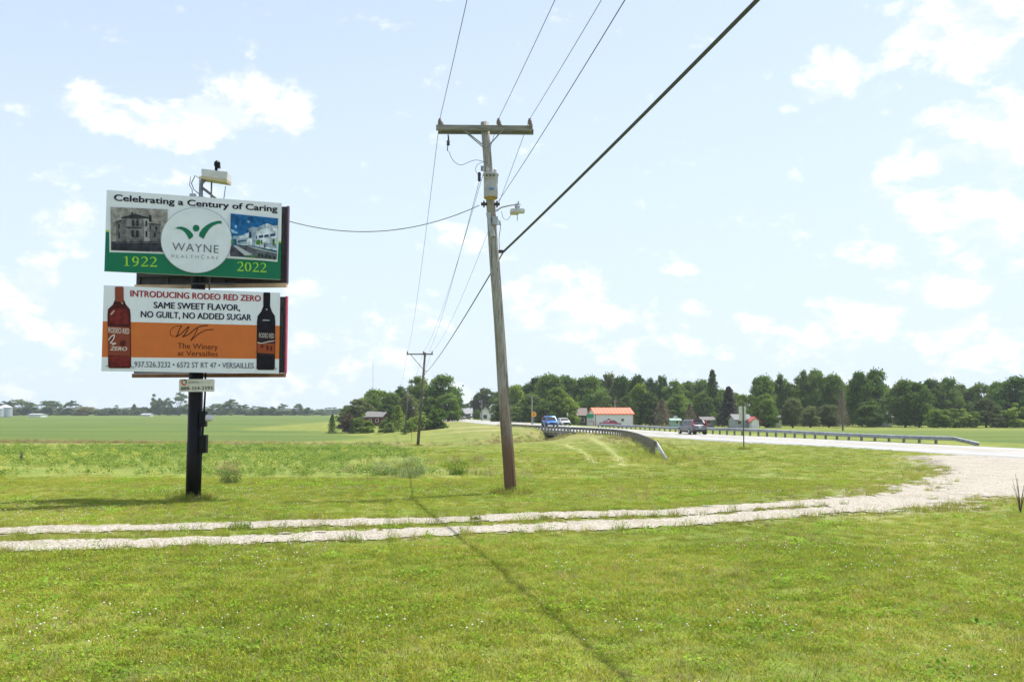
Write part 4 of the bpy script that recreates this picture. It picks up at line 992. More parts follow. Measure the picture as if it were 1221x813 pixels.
# ================================================================== WIRES
def sagline(a, b, sag, n=28):
    return [a.lerp(b, i / n) - Vector((0, 0, 4 * sag * (i / n) * (1 - i / n))) for i in range(n + 1)]
def wire(name, pts, r, label, m=WIRE, group=None):
    o = MB().tube(pts, r, 6).build(name, m, smooth_=False); tag(o, label, 'wire', group); return o
labs = ['leftmost bare power line, from the left end of the crossarm up over the viewer', 'power line from the middle insulator of the crossarm up over the viewer', 'power line from the right end of the crossarm up over the viewer']
exits = [(558, 0), (664, 0), (720, 0)]
def near_end(a, px, Ye, py=0):
    """direction towards the next pole, behind the viewer, from where the wire leaves the picture"""
    e = P(px, py, Ye); return e
SPAN = -46.0
def through(a, px, py, sag, kx, SPAN=-46.0):
    """wire from a to the next pole at Y=SPAN with sag, aimed sideways so that it leaves over (px, py)"""
    best = None
    for xo in np.linspace(0, 22, 441):
        b = Vector((a.x + xo, SPAN, a.z + kx))
        lo_, hi_ = 3., 23.
        # where does it cross the bearing px
        for i in range(60):
            t_ = i / 60 * (.35 if SPAN < -30 else .6); q = a.lerp(b, t_); q.z -= 4 * sag * t_ * (1 - t_)
            if q.y < 3: break
            pr = Vector((0, math.cos(PITCH), math.sin(PITCH))).dot(q - Vector((0, 0, CAM_H)))
            X_ = CX + q.x / pr * F; U = Vector((0, -math.sin(PITCH), math.cos(PITCH))).dot(q - Vector((0, 0, CAM_H))); Yp = CY - U / pr * F
            if Yp < py: 
                e = abs(X_ - px)
                if best is None or e < best[0]: best = (e, b)
                break
    return best[1]
for i in range(3):
    b_near = through(ins[i], *exits[i], 1.1, .3)
    wire('power_line', sagline(ins[i], b_near, 1.1, 40), .0065, labs[i])
labs2 = ['power line sagging from the left end of the near crossarm to the dark far pole', 'power line from the middle of the near crossarm to the dark far pole', 'power line from the right end of the near crossarm to the dark far pole']
labs3 = ['leftmost wire between the two far poles', 'middle wire between the two far poles', 'rightmost wire between the two far poles']
for i in range(3):
    wire('power_line', sagline(ins[i], ins2[i], .9), .0065, labs2[i])
    wire('power_line', sagline(ins2[i], ins3[i], .9, 14), .009, labs3[i])
sp_ = P(593, 242, Y1 - .05)
wire('neutral_line', sagline(sp_, through(sp_, 754, 0, 1.2, .3), 1.2, 40), .0065, 'thin neutral wire rising from the spool beside the transformer, beyond the thick cable')
sp2 = P(571.5, 222, Y1 - .05)
wire('neutral_line', sagline(P(571, 218, Y1 - .05), neu2 + Vector((0, 0, .6)), .8), .0065, 'thin neutral wire from the transformer down to the dark far pole')
cb = P(600.5, 300, Y1 - .13)
wire('telephone_cable', sagline(cb, through(cb, 907, 0, .3, 2.9, -16.0), .3, 40), .027, 'thick dark telephone cable climbing overhead from the leaning pole to the upper right', mat('cable_jacket', (.045, .05, .045), .6))
wire('telephone_cable', sagline(cb, neu2 + Vector((.1, 0, -.75)), .28, 30), .020, 'thick dark telephone cable from the leaning pole down to the dark far pole', MATS['cable_jacket'])
wire('telephone_cable', sagline(neu2 + Vector((.1, 0, -.75)), neu3 + Vector((0, 0, -1)), .9, 14), .024, 'thin looking stretch of telephone cable between the two far poles', MATS['cable_jacket'])
sd = P(571.5, 245, Y1 - .05); se = P(345, 264, 22.75)
ws = [se.lerp(sd, i / 24) - Vector((0, 0, 4 * .42 * (i / 24) * (1 - i / 24))) for i in range(25)]
wire('service_drop', ws, .011, 'twisted service wire sagging from the leaning pole to the billboard', WIREG)

# ================================================================== GUARDRAILS AND BRIDGE
RAILM = mat('rail_steel', (.33, .35, .37), .5, .5, var=.2, scale=1.5); RAILD = mat('rail_weathered', (.15, .155, .15), .75, .2, var=.35, scale=1.5)
POSTM = mat('rail_post', (.22, .20, .175), .85, var=.3, scale=3); POSTS = mat('rail_post_steel', (.33, .34, .34), .7, .2, var=.2)
WPROF = [(0, -.155), (.035, -.135), (.075, -.10), (.075, -.06), (.01, -.02), (.01, .02), (.075, .06), (.075, .10), (.035, .135), (0, .155)]
def resample(pts, step):
    pts = [Vector(p) for p in pts]; L = [0]
    for a, b in zip(pts[:-1], pts[1:]): L.append(L[-1] + (b - a).length)
    n = max(2, int(L[-1] / step)); res = []
    for i in range(n + 1):
        s_ = L[-1] * i / n; k = max(0, min(len(pts) - 2, int(np.searchsorted(L, s_)) - 1)); res.append(pts[k].lerp(pts[k + 1], (s_ - L[k]) / (L[k + 1] - L[k])))
    return res
def guardrail(th, path, face, rail_name, m, twist=None):
    """W-beam along path; face = +1/-1 for the side the corrugation shows"""
    vs, fs = [], []; n = len(path); k = len(WPROF)
    for i, p in enumerate(path):
        d = path[min(i + 1, n - 1)] - path[max(i - 1, 0)]; d.z = 0; d.normalize(); nr = Vector((d.y, -d.x, 0)) * face
        sc = 1.0 if twist is None else twist(i / (n - 1))
        for (o_, z) in WPROF: vs.append(p + nr * o_ * sc + Vector((0, 0, z)))
        for (o_, z) in WPROF[::-1]: vs.append(p + nr * (o_ * sc - .012) + Vector((0, 0, z)))
    K2 = 2 * k
    for i in range(n - 1):
        for j in range(K2): fs.append((i * K2 + j, i * K2 + (j + 1) % K2, (i + 1) * K2 + (j + 1) % K2, (i + 1) * K2 + j))
    fs.append(tuple(range(K2))); fs.append(tuple(range((n - 1) * K2, n * K2)))
    return MB().add([v - th.location for v in vs], fs).build(rail_name, m, th)
post_me = MB().box((0, 0, -.35), (.15, .17, .95)).mesh('post', POSTM); posts_me = MB().box((0, 0, -.35), (.07, .14, 1.0)).mesh('post', POSTS)
def posts(th, path, face, me_, every=1.905):
    for p, q in zip(resample(path, every)[:-1], resample(path, every)[1:]):
        d = (q - p); nr = Vector((d.y, -d.x, 0)).normalized() * face
        o = bpy.data.objects.new('post', me_); link(o, th); o.location = p - nr * .10 - th.location; o.rotation_euler[2] = math.atan2(d.y, d.x)

def curve3(pts, step=1.5):
    sp_ = []
    P3 = [Vector(p) for p in pts]; P3 = [P3[0]] + P3 + [P3[-1]]
    for i in range(1, len(P3) - 2):
        for k in range(6):
            t_ = k / 6; a, b, c, d = P3[i - 1:i + 3]
            sp_.append(.5 * ((2 * b) + (c - a) * t_ + (2 * a - 5 * b + 4 * c - d) * t_ * t_ + (3 * b - a - 3 * c + d) * t_**3))
    sp_.append(P3[-2]); return resample(sp_, step)
ns = lambda Y: NE_X0 + NE_K * Y - .35
near_pts = []
for px_, Y, topy in ((598, 176, 505.4), (612, 165, 505.6), (634, 152, 506.8), (656, 142, 508.0), (680, 131, 509), (700, 122, 509.8), (722, 112, 511), (742, 100, 512.6), (757, 87, 515.5), (769, 73, 519.5), (777, 62, 523), (783, 55, 526.5)):
    q = P(px_, topy, Y); near_pts.append((q.x, Y, q.z - .155))
gr1 = thing('guardrail', 'near weathered guardrail curving off the bridge toward the lawn, pale flared end', 'guardrail', (near_pts[5][0], near_pts[5][1], gz(near_pts[5][0] - 1, near_pts[5][1])))
path1 = curve3(near_pts)
guardrail(gr1, path1, -1, 'rail', RAILD); posts(gr1, path1, -1, post_me, 1.7)
e0 = path1[-1]; e1 = P(795, 549.5, 45.5)
path1b = [e0 + (e1 - e0) * k / 8 - Vector((0, 0, .0)) for k in range(9)]
guardrail(gr1, path1b, -1, 'end_rail', mat('rail_end_pale', (.50, .51, .50), .6, .2, var=.1), lambda t_: 1 - .5 * t_)
far_pts = []
for px_, topy, Y in ((712, 508.0, 158), (760, 508.0, 140), (808, 509.0, 125), (860, 510.2, 110), (905, 512, 100), (950, 514, 93), (1000, 516, 87), (1060, 519.3, 81), (1110, 523, 76), (1135, 525.8, 74)):
    x = NE_X0 + NE_K * Y + RW + .45; q = P(px_, topy, Y); far_pts.append((x, Y, q.z - .155))
far_pts = [(CAM_H * 0 + (px_ - CX) / F * Y, Y, z) for (x, Y, z), (px_, _, _) in zip(far_pts, ((712, 0, 0), (760, 0, 0), (808, 0, 0), (860, 0, 0), (905, 0, 0), (950, 0, 0), (1000, 0, 0), (1060, 0, 0), (1110, 0, 0), (1135, 0, 0)))]
# keep it just outside the far edge of the pavement
far_pts = [(max(x, NE_X0 + NE_K * Y + RW + .35), Y, max(z, float(np.interp(Y, ROAD[:, 0], ROAD[:, 1])) + .45)) for x, Y, z in far_pts]
gr2 = thing('guardrail', 'long grey guardrail along the far side of the road, sloping down at its end', 'guardrail', (far_pts[4][0], far_pts[4][1], gz(far_pts[4][0], far_pts[4][1])))
path2 = curve3(far_pts)
guardrail(gr2, path2, 1, 'rail', RAILM); posts(gr2, path2, 1, post_me)
e0 = path2[-1]; e1 = P(1168, 531.5, 72.0); e1.x = max(e1.x, NE_X0 + NE_K * 72 + RW + .4); e1.z = gz(e1.x, e1.y) + .1
guardrail(gr2, [e0.lerp(e1, k / 6) for k in range(7)], 1, 'end_rail', RAILM)

CONC = mat('old_concrete', (.24, .225, .19), .9, var=.3, scale=1.2, bump=.3); CONCD = mat('stained_concrete', (.11, .10, .085), .95, var=.35, scale=1)
brc = Vector((5.9, 139, -.4))
br = thing('bridge', 'low concrete culvert bridge carrying the road over the ditch beneath the guardrail', 'bridge', brc, math.atan2(1, NE_K) )
# local x runs along the road, local y to the ditch side (west)
MB().box((0, .15, -.18), (19, .5, .36)).build('deck_edge', CONC, br)
for s_ in (-1, 1):
    MB().box((s_ * 5.2, .25, -1.25), (1.0, .5, 1.75)).build('abutment', CONC, br)
    MB().box((s_ * 6.8, 1.1, -1.2), (3.0, .3, 1.6), rz=s_ * .55).build('wing_wall', CONCD, br)
MB().box((0, -5.5, -.55), (9.4, 11.6, .35)).box((0, -5.5, -3.1), (10, 12, .3)).box((4.9, -5.6, -1.9), (.35, 11.6, 2.4)).box((-4.9, -5.6, -1.9), (.35, 11.6, 2.4)).box((0, -11, -1.9), (9.4, .3, 2.3)).build('culvert_lining', CONCD, br)
for k in range(11):
    o = bpy.data.objects.new('parapet_post', MB().box((0, 0, 0), (.16, .16, .78)).mesh('parapet_post', GALVD) if k == 0 else pp_me); pp_me = o.data
    link(o, br); o.location = (-9 + 1.8 * k, .48, .22)

# ================================================================== ROAD SIGNS, MARKERS
Ys = 63.5; q = GX(885.5, Ys)
sg = thing('road_sign', 'back of a rectangular road sign on a steel post in the grass beside the highway', 'road sign', q, -.1)
MB().box((0, 0, 1.35), (.07, .045, 3.0)).build('post', mat('green_steel_post', (.07, .085, .08), .6, .3), sg)
MB().box((-.05, .035, 2.28), (.46, .006, .92)).build('sign_plate', mat('bare_aluminium', (.62, .62, .57), .5, .3, var=.1, scale=3), sg)
def small_sign(px_, Y, label, plate, h, shape='round', face=None):
    q = GX(px_, Y); th = thing('road_sign', label, 'road sign', q)
    MB().box((0, .03, h / 2), (.08, .06, h)).build('post', GALV, th)
    if shape == 'round': MB().lathe((0, -.02, h), [(.45, -.015), (.46, 0), (.45, .015)], 20, axis='Y').build('sign_plate', plate, th)
    else: MB().box((0, -.02, h), (.3, .03, .5)).build('sign_plate', plate, th)
    return th
AMBER = mat('amber_sign', (.72, .33, .02), .5, var=.05); 
th = small_sign(636.5, 176, 'round amber railroad warning sign before the thin pole left of the blue car', AMBER, 2.1)
pts_ = [(-.22, -.22), (.22, .22)]
MB().box((0, -.045, 2.1), (.56, .01, .06), ry=R(45)).box((0, -.056, 2.1), (.56, .01, .06), ry=R(-45)).build('cross_marking', mat('sign_black', (.02, .02, .02), .5), th)
small_sign(676.5, 190, 'small white sign on a thin post right of the small pale car', mat('white_sign', (.62, .63, .62), .5), 2.0, 'rect')
def thin_pole(px_, Y, topy, label, arm=0):
    q = GX(px_, Y); top = P(px_, topy, Y); th = thing('utility_pole', label, 'utility pole', q); h = top.z - q.z; PM = mat('pole_dark_far', (.14, .12, .10), .9, var=.2) if 'trunk like' in label else mat('pole_grey_far', (.27, .26, .24), .9, var=.2)
    MB().tube([(0, 0, -.2), (0, 0, h)], [.14, .10], 8).build('pole', PM, th)
    if arm: MB().box((0, -.1, h - .35), (arm, .1, .12)).build('crossarm', ARMW, th)
    return top
t1 = thin_pole(634.3, 182, 471, 'thin grey pole with a short arm behind the amber railroad sign', 1.2)
t2 = thin_pole(733, 196, 476.5, 'thin grey pole with crossarms standing in front of the orange-roofed shed', 2.4)
t3 = thin_pole(574.5, 240, 477, 'thin pole in the grass before the white houses, left of the leaning pole')
wire('power_line', sagline(t1, t3, .6, 12), .012, 'faint wire from the pole by the amber sign toward the white houses', WIREG)
wire('power_line', sagline(t1 - Vector((0, 0, .5)), t2 - Vector((0, 0, .5)), 1.6, 16), .012, 'faint sagging wire between the pole by the amber sign and the shed pole', WIREG)
t4 = thin_pole(1003.5, 152, 459, 'bare dark trunk like pole before the dark pines right of the road sign')
wire('power_line', sagline(t2, Vector((t4.x, t4.y, t4.z - 1.5)), .9, 16), .012, 'faint wire running right from the shed pole across the dark trees', WIREG)
wire('power_line', sagline(t2 - Vector((0, 0, 1)), Vector((t4.x, t4.y, t4.z - 3)), 1.2, 16), .012, 'lower faint wire running right from the shed pole across the dark trees', WIREG)
q = GX(495, 118); th = thing('pipeline_marker', 'small yellow bent marker pipe in the rough grass between the two far poles', 'marker', q)
MB().tube([(-.35, 0, 1.0), (-.3, 0, 1.15), (0, 0, 1.15), (.25, 0, 1.15), (.3, 0, 1.0), (.3, 0, -.1)], .05, 6).tube([(-.35, 0, 1.0), (-.35, 0, -.1)], .05, 6).build('pipe', mat('marker_yellow', (.60, .42, .04), .5), th)
q = GX(28, 42); th = thing('stump', 'small dark stake stump alone in the bean field at the far left', 'stump', q); MB().tube([(0, 0, -.1), (.02, 0, .25), (.05, 0, .42)], [.07, .06, .03], 7).build('stake', BARK, th)
q = P(445, 430, 700); th = thing('radio_mast', 'very thin lattice radio mast rising far behind the leafy trees', 'mast', (q.x, 700, gz(q.x, 700)))
b_ = MB()
for k in range(3): a = k * 2.09; b_.tube([(.35 * math.cos(a), .35 * math.sin(a), 0), (.35 * math.cos(a), .35 * math.sin(a), 38)], .035, 4)
for k in range(38): a = (k % 3) * 2.09; a2 = a + 2.09; b_.tube([(.35 * math.cos(a), .35 * math.sin(a), k), (.35 * math.cos(a2), .35 * math.sin(a2), k + 1)], .02, 3)
b_.build('lattice', mat('mast_grey', (.35, .36, .38), .6), th)

# ================================================================== VEHICLES
GLASS = mat('car_glass', (.015, .018, .022), .08, var=.1, spec=.6); TYRE = mat('tyre', (.018, .018, .018), .85); RIM = mat('alloy_rim', (.42, .43, .44), .35, .7)
TLIGHT = mat('tail_lamp', (.42, .012, .018), .25); HLIGHT = mat('head_lamp', (.62, .65, .68), .15); BLKP = mat('black_plastic', (.025, .025, .027), .7); CHROME = mat('chrome', (.6, .6, .62), .2, .9)
PLATE = mat('number_plate_white', (.6, .62, .65), .5)
def car(name, label, cat, loc, heading, paint, suv=True, L=4.55, W=1.82, Hh=1.68, lo_detail=False):
    """x forward. body lofted from cross sections, cabin with glazed sides"""
    th = thing(name, label, cat, loc, heading)
    hb = .98 if suv else .88; hood = .95 if suv else .78; rf = Hh
    #  x, bottom, belt height, half width
    st = [(-L / 2, .48, .80, .74), (-L / 2 + .08, .36, hb, .86), (-L / 2 + .5, .28, hb + .01, .905), (-.6, .25, hb - .01, .91), (.5, .25, hb - .03, .91), (L / 2 - 1.15, .26, hood + .03, .90), (L / 2 - .45, .28, hood - .07, .86), (L / 2 - .08, .34, hood - .22, .76), (L / 2, .42, .60, .66)]
    wsc = W / 1.82; b_ = MB(); vs = []
    for (x, zb, zt, hw) in st:
        hw *= wsc; sec = [(-hw * .93, zb), (-hw, zb + .18), (-hw, zt - .14), (-hw * .93, zt), (0, zt + .03), (hw * .93, zt), (hw, zt - .14), (hw, zb + .18), (hw * .93, zb)]
        vs += [(x, y, z) for y, z in sec]
    fs = []; k = 9
    for i in range(len(st) - 1):
        for j in range(k): fs.append((i * k + j, i * k + (j + 1) % k, (i + 1) * k + (j + 1) % k, (i + 1) * k + j))
    fs.append(tuple(range(k))); fs.append(tuple(range((len(st) - 1) * k, len(st) * k)))
    b_.add(vs, fs)
    xr0, xr1 = (-L / 2 + .10, -L / 2 + .62) if suv else (-L / 2 + .55, -L / 2 + 1.25)   # rear glass foot and head
    xf1, xf0 = (.55, L / 2 - 1.15) if suv else (.35, L / 2 - 1.25)
    hw0, hw1 = .86 * wsc, .66 * wsc
    # roof and pillars
    low = [(xr0, hb - .02), (xf0, hb - .02)]; 
    c8 = [(xr0, -hw0, hb - .03), (xf0, -hw0, hb - .03), (xf0, hw0, hb - .03), (xr0, hw0, hb - .03), (xr1, -hw1, rf - .06), (xf1, -hw1, rf - .06), (xf1, hw1, rf - .06), (xr1, hw1, rf - .06)]
    r4 = [(xr1 + .12, -hw1 * .8, rf), (xf1 - .15, -hw1 * .8, rf - .02), (xf1 - .15, hw1 * .8, rf - .02), (xr1 + .12, hw1 * .8, rf)]
    b_.add(c8 + r4, [(0, 1, 5, 4), (1, 2, 6, 5), (2, 3, 7, 6), (3, 0, 4, 7), (4, 5, 9, 8), (5, 6, 10, 9), (6, 7, 11, 10), (7, 4, 8, 11), (8, 9, 10, 11)])
    body = b_.build('body', paint, th, True)
    md = body.modifiers.new('edge', 'BEVEL'); md.width = .035; md.segments = 2; md.limit_method = 'ANGLE'; md.angle_limit = R(30)
    def quad(name_, p, m, off=.012, par=th):
        p = [Vector(q) for q in p]; n = (p[1] - p[0]).cross(p[2] - p[0]).normalized(); c = sum(p, Vector()) / 4
        if n.dot(c - Vector((0, 0, 1))) < 0: n = -n
        return MB().add([q + n * off for q in p] + [q - n * .02 for q in p], [(0, 1, 2, 3), (0, 1, 5, 4), (1, 2, 6, 5), (2, 3, 7, 6), (3, 0, 4, 7)]).build(name_, m, par)
    def on(side, fx_, fz):   # point on the cabin side
        x0 = xr0 + (xf0 - xr0) * fx_; x1 = xr1 + (xf1 - xr1) * fx_
        return (x0 + (x1 - x0) * fz, side * (hw0 + (hw1 - hw0) * fz), hb - .03 + (rf - .06 - hb + .03) * fz)
    for s_ in (-1, 1):
        for a, c in (((.05, .30), (.34, .62), (.65, .93)) if suv else ((.08, .45), (.49, .90))):
            quad('side_window', [on(s_, a, .12), on(s_, c, .12), on(s_, c, .88), on(s_, a, .88)], GLASS)
        for xw in (-L / 2 + .88, L / 2 - .92):
            r_ = .34 if suv else .31
            MB().lathe((xw, s_ * (W / 2 - .02), r_), [(r_ + .05, -.10), (r_ + .05, .0)][0:2] and [(r_ + .045, -.12), (r_ + .045, .004)], 20, axis='Y').build('wheel_arch', BLKP, th)
            w_ = MB().lathe((xw, s_ * (W / 2 - .10), r_), [(r_ - .05, -.11), (r_, -.08), (r_, .08), (r_ - .05, .125)], 20, axis='Y').build('wheel', TYRE, th)
            MB().lathe((xw, s_ * (W / 2 + .005), r_), [(r_ * .66, -.04), (r_ * .64, .03), (r_ * .2, .035)], 16, axis='Y').build('rim', RIM, w_)
        if suv:
            MB().prism([(s_ * .84 * wsc, .98), (s_ * .60 * wsc, .97), (s_ * .76 * wsc, 1.10), (s_ * .66 * wsc, 1.58), (s_ * .74 * wsc, 1.56), (s_ * .87 * wsc, 1.08)], -L / 2 + .03, -L / 2 + .36, plane='YZ').build('tail_light', TLIGHT, th)
        else: MB().box((-L / 2 + .05, s_ * .62, .72), (.1, .3, .14)).build('tail_light', TLIGHT, th)
        MB().box((L / 2 - .14, s_ * .62 * wsc, hood - .26), (.26, .34, .15), rz=-s_ * .35).build('headlight', HLIGHT, th)
        MB().box((xf0 - .35, s_ * (W / 2 + .06), hb + .05), (.12, .2, .14)).build('mirror', paint, th)
        MB().box((0, s_ * (W / 2 - .03), .34), (L - 2.6, .06, .14)).build('sill', BLKP, th)
    def onr(fy, fz, front): 
        x = (xf0 + (xf1 - xf0) * fz) if front else (xr0 + (xr1 - xr0) * fz); hw = hw0 + (hw1 - hw0) * fz
        return (x, hw * fy, hb - .03 + (rf - .06 - hb + .03) * fz)
    quad('rear_window', [onr(-.78, .22, 0), onr(.78, .22, 0), onr(.78, .86, 0), onr(-.78, .86, 0)], GLASS)
    quad('windscreen', [onr(-.9, .08, 1), onr(.9, .08, 1), onr(.9, .92, 1), onr(-.9, .92, 1)], GLASS)
    MB().box((-L / 2 + .02, 0, .46), (.12, W * .82, .20)).build('rear_bumper', BLKP, th)
    MB().box((-L / 2 - .03, 0, .60), (.03, W * .6, .05)).build('bumper_trim', CHROME, th)
    MB().box((-L / 2 - .01, 0, .82), (.03, .32, .15)).build('number_plate', PLATE, th)
    MB().box((L / 2 - .0, 0, .56), (.06, W * .50, .20)).build('grille', BLKP, th)
    MB().box((L / 2 - .02, 0, .36), (.10, W * .72, .10)).build('front_bumper', BLKP, th)
    if suv:
        for s_ in (-1, 1): MB().tube([(xr1 + .2, s_ * hw1 * .86, rf + .02), (xf1 - .3, s_ * hw1 * .86, rf + .02)], .02, 5).build('roof_rail', BLKP, th)
        MB().box((xr1 - .02, 0, rf - .02), (.25, W * .6, .03)).build('spoiler', paint, th)
    return th
def paintm(name, c): return mat(name, c, .28, .35, var=.06, scale=2, spec=.6)
hd = math.atan2(1, NE_K)
def rz_(x, Y): return float(np.interp(Y, ROAD[:, 0], ROAD[:, 1])) + .05
car('car', 'grey SUV seen from behind driving away along the highway', 'car', (NE_X0 + NE_K * 112 + 8.1, 112, rz_(0, 112)), hd, paintm('grey_metallic', (.16, .155, .165)), True, 4.6, 1.88, 1.64)
car('car', 'bright blue car coming toward us over the bridge', 'car', (NE_X0 + NE_K * 160 + 4.6, 160, rz_(0, 160) ), hd + math.pi - .06, paintm('bright_blue', (.015, .13, .42)), True, 4.7, 1.95, 1.72)
car('car', 'small pale car behind the guardrail right of the blue car', 'car', GX(671.5, 176) + Vector((0, 0, .0)), hd + math.pi, paintm('pale_silver', (.50, .51, .52)), False, 4.5, 1.8, 1.42)
car('car', 'dark red car parked in front of the orange-roofed shed', 'car', GX(728, 179.5), R(38), paintm('dark_red', (.22, .02, .03)), False, 4.3, 1.7, 1.3)
for i, (px_, lb, c_) in enumerate(((529, 'leftmost tiny white car on the far road beside the dark tree', (.6, .6, .6)), (537.5, 'tiny silver car second from left on the far road', (.40, .41, .42)), (545, 'tiny beige car third from left on the far road', (.45, .40, .32)), (553.5, 'rightmost of the four tiny cars on the far road, dark grey', (.12, .12, .13)))):
    Y = 262 + 6 * i; x = (px_ - CX) / F * Y
    car('car', lb, 'car', (x, Y, gz(x, Y)), hd + .5 * i, paintm(f'far_car_{("white", "silver", "beige", "slate")[i]}', c_), False, 4.5, 1.8, 1.5)

# ================================================================== BUILDINGS
def sidingm(name, c): return mat(name, c, .7, var=.06, scale=2)
def house(label, px0, px1, Y, eave_py, ridge_py, wall, roof, depth=6., rz=0., windows=(), gable_front=False, name='house', doors=(), cat='house', over=.35, base_z=None, chimney=False, rib=0):
    a = P(px0, eave_py, Y); b = P(px1, eave_py, Y); w = b.x - a.x; zc = P((px0 + px1) / 2, 493, Y); bz = gz(zc.x, Y) if base_z is None else base_z
    th = thing(name, label, cat, ((a.x + b.x) / 2, Y, bz), rz); eh = a.z - bz; rh = P(px0, ridge_py, Y + (0 if gable_front else depth / 2)).z - bz
    W2, D = w / 2, depth
    if gable_front:
        MB().prism([(-W2, -.1), (W2, -.1), (W2, eh), (0, rh - .05), (-W2, eh)], 0, D).build('wall', wall, th)
        b_ = MB(); s_ = rh - eh; 
        for sg_ in (-1, 1):
            b_.prism([(sg_ * (W2 + over), eh - over * s_ / W2), (0, rh), (0, rh + .14), (sg_ * (W2 + over), eh - over * s_ / W2 + .14)], -over, D + over)
        b_.build('roof', roof, th)
    else:
        m_ = MB().prism([(0, -.1), (D, -.1), (D, eh), (D / 2, rh - .05), (0, eh)], -W2, W2, plane='YZ'); m_.build('wall', wall, th)
        b_ = MB(); s_ = rh - eh
        b_.prism([(-over, eh - over * s_ / (D / 2)), (D / 2, rh), (D / 2, rh + .14), (-over, eh - over * s_ / (D / 2) + .14)], -W2 - over, W2 + over, plane='YZ')
        b_.prism([(D + over, eh - over * s_ / (D / 2)), (D / 2, rh), (D / 2, rh + .14), (D + over, eh - over * s_ / (D / 2) + .14)], -W2 - over, W2 + over, plane='YZ')
        ro = b_.build('roof', roof, th)
        if rib:
            q = MB(); n_r = int(w / rib)
            for k in range(n_r + 1):
                x = -W2 - over + (w + 2 * over) * k / n_r
                q.add([(x - .03, -over, eh - over * s_ / (D / 2) + .14), (x + .03, -over, eh - over * s_ / (D / 2) + .14), (x + .03, D / 2, rh + .14), (x - .03, D / 2, rh + .14), (x, -over, eh - over * s_ / (D / 2) + .19), (x, D / 2, rh + .19)], [(0, 4, 5, 3), (4, 1, 2, 5), (0, 1, 4), (3, 5, 2)])
            q.build('roof_rib', roof, ro)
    fr = mat('window_frame', (.55, .55, .53), .5); gl = mat('window_glass_dark', (.03, .035, .04), .15)
    for (wx, wz, ww, wh) in windows:
        f_ = MB().box((wx, -.03, wz), (ww + .16, .08, wh + .16)).build('window', fr, th); MB().box((wx, -.06, wz), (ww, .05, wh)).build('pane', gl, f_)
    for (wx, ww, wh, c_) in doors:
        MB().box((wx, -.03, wh / 2), (ww, .10, wh)).build('door', c_, th)
    if chimney: MB().box((W2 * .5, D / 2, rh + .3), (.6, .6, 1.2)).build('chimney', mat('chimney_brick', (.25, .10, .07), .9), th)
    return th, W2, eh, rh
WHS = sidingm('white_siding', (.78, .78, .79)); MSH = mat('grey_shingle', (.13, .125, .12), .9, var=.25, scale=4); REDW = mat('red_brick_wall', (.12, .030, .026), .85, var=.2, scale=5)
# orange-roofed metal shed: long side to us, gable end turned to the left
Yb = 186
sh, W2, eh, rh = house('pale metal shed with a bright orange-red roof beside the highway', 709.5, 755.5, Yb, 493.6, 486.8, sidingm('pale_blue_steel', (.72, .72, .77)), mat('orange_roof', (.70, .13, .055), .5, var=.07, scale=2), 7.0, R(6),
    windows=((-1.05, 1.45, .42, .42), (1.55, 1.45, .42, .42)), name='shed', cat='shed', over=.22, rib=.6)
MB().box((-W2 - .05, 3.1, 1.95), (.10, 1.4, .9)).box((-W2 - .05, 2.2, .75), (.10, 1.1, 1.1)).build('gable_sign', mat('brick_red_board', (.36, .05, .035), .6), sh)
for x in (-W2 - .0, W2): MB().box((x, -.02, eh / 2), (.12, .12, eh)).build('corner_trim', mat('corner_red', (.35, .08, .05), .6), sh)
MB().box((-W2 + .02, -.01, .1), (W2 * .1, .06, .3)).build('base_trim', mat('corner_red', (.35, .08, .05), .6), sh)
q = GX(703.5, 182); th = thing('kiosk', 'small white kiosk with a green fascia at the left end of the shed', 'kiosk', q)
MB().box((0, .6, .75), (1.05, 1.2, 1.5)).build('wall', sidingm('kiosk_white', (.62, .60, .62)), th); MB().box((0, .45, 1.82), (1.25, 1.5, .66)).build('fascia', mat('bright_green_board', (.01, .26, .13), .5), th)
for x in (-.25, .22): MB().box((x, -.02, .85), (.32, .05, .5)).build('poster', mat('poster_lilac', (.42, .40, .46), .5), th)
house('dark brown house almost hidden under trees left of the orange-roofed shed', 689, 699, 213, 495, 487, mat('brown_wall', (.06, .045, .04), .8), mat('brown_shingle', (.15, .12, .105), .9, var=.2), 6, windows=((0, 1.2, .9, .8),))
house('low wooden board fence house under the trees behind the small pale car', 676, 688, 212, 499, 497.2, mat('dark_board', (.05, .04, .035), .9), mat('brown_shingle', (.22, .17, .14), .9), 3, name='garage', cat='garage', windows=())
# red cottage among the trees at the left
house('small red brick cottage with grey roof among the trees left of the far poles', 434, 455, 203, 497, 491.3, REDW, MSH, 6.5, R(-8), windows=((-.5, 1.1, .4, .6), (.9, 1.1, .5, .6)), name='cottage', cat='cottage')
# white houses
h_, w_, e_, r_ = house('tall white farmhouse with dark windows, nearest to the leaning pole', 584, 597, 300, 486.5, 482.5, WHS, MSH, 8, R(-10), windows=((-.8, 3.9, .8, 1.3), (.9, 3.9, .8, 1.3), (-.8, 1.4, .8, 1.3), (.9, 1.4, .8, 1.3)), chimney=True)
house('lower white wing with pitched roof between the farmhouse and the trees', 573, 584, 296, 491, 485.5, WHS, MSH, 7, windows=((0, 1.2, 1.0, 1.0),), gable_front=True)
house('small white house partly hidden by trees at the left end of the far road', 550, 562, 300, 493, 487.5, WHS, mat('pale_roof', (.22, .22, .23), .85), 7, windows=((-.8, 1.2, .7, .9), (.8, 1.2, .7, .9)))
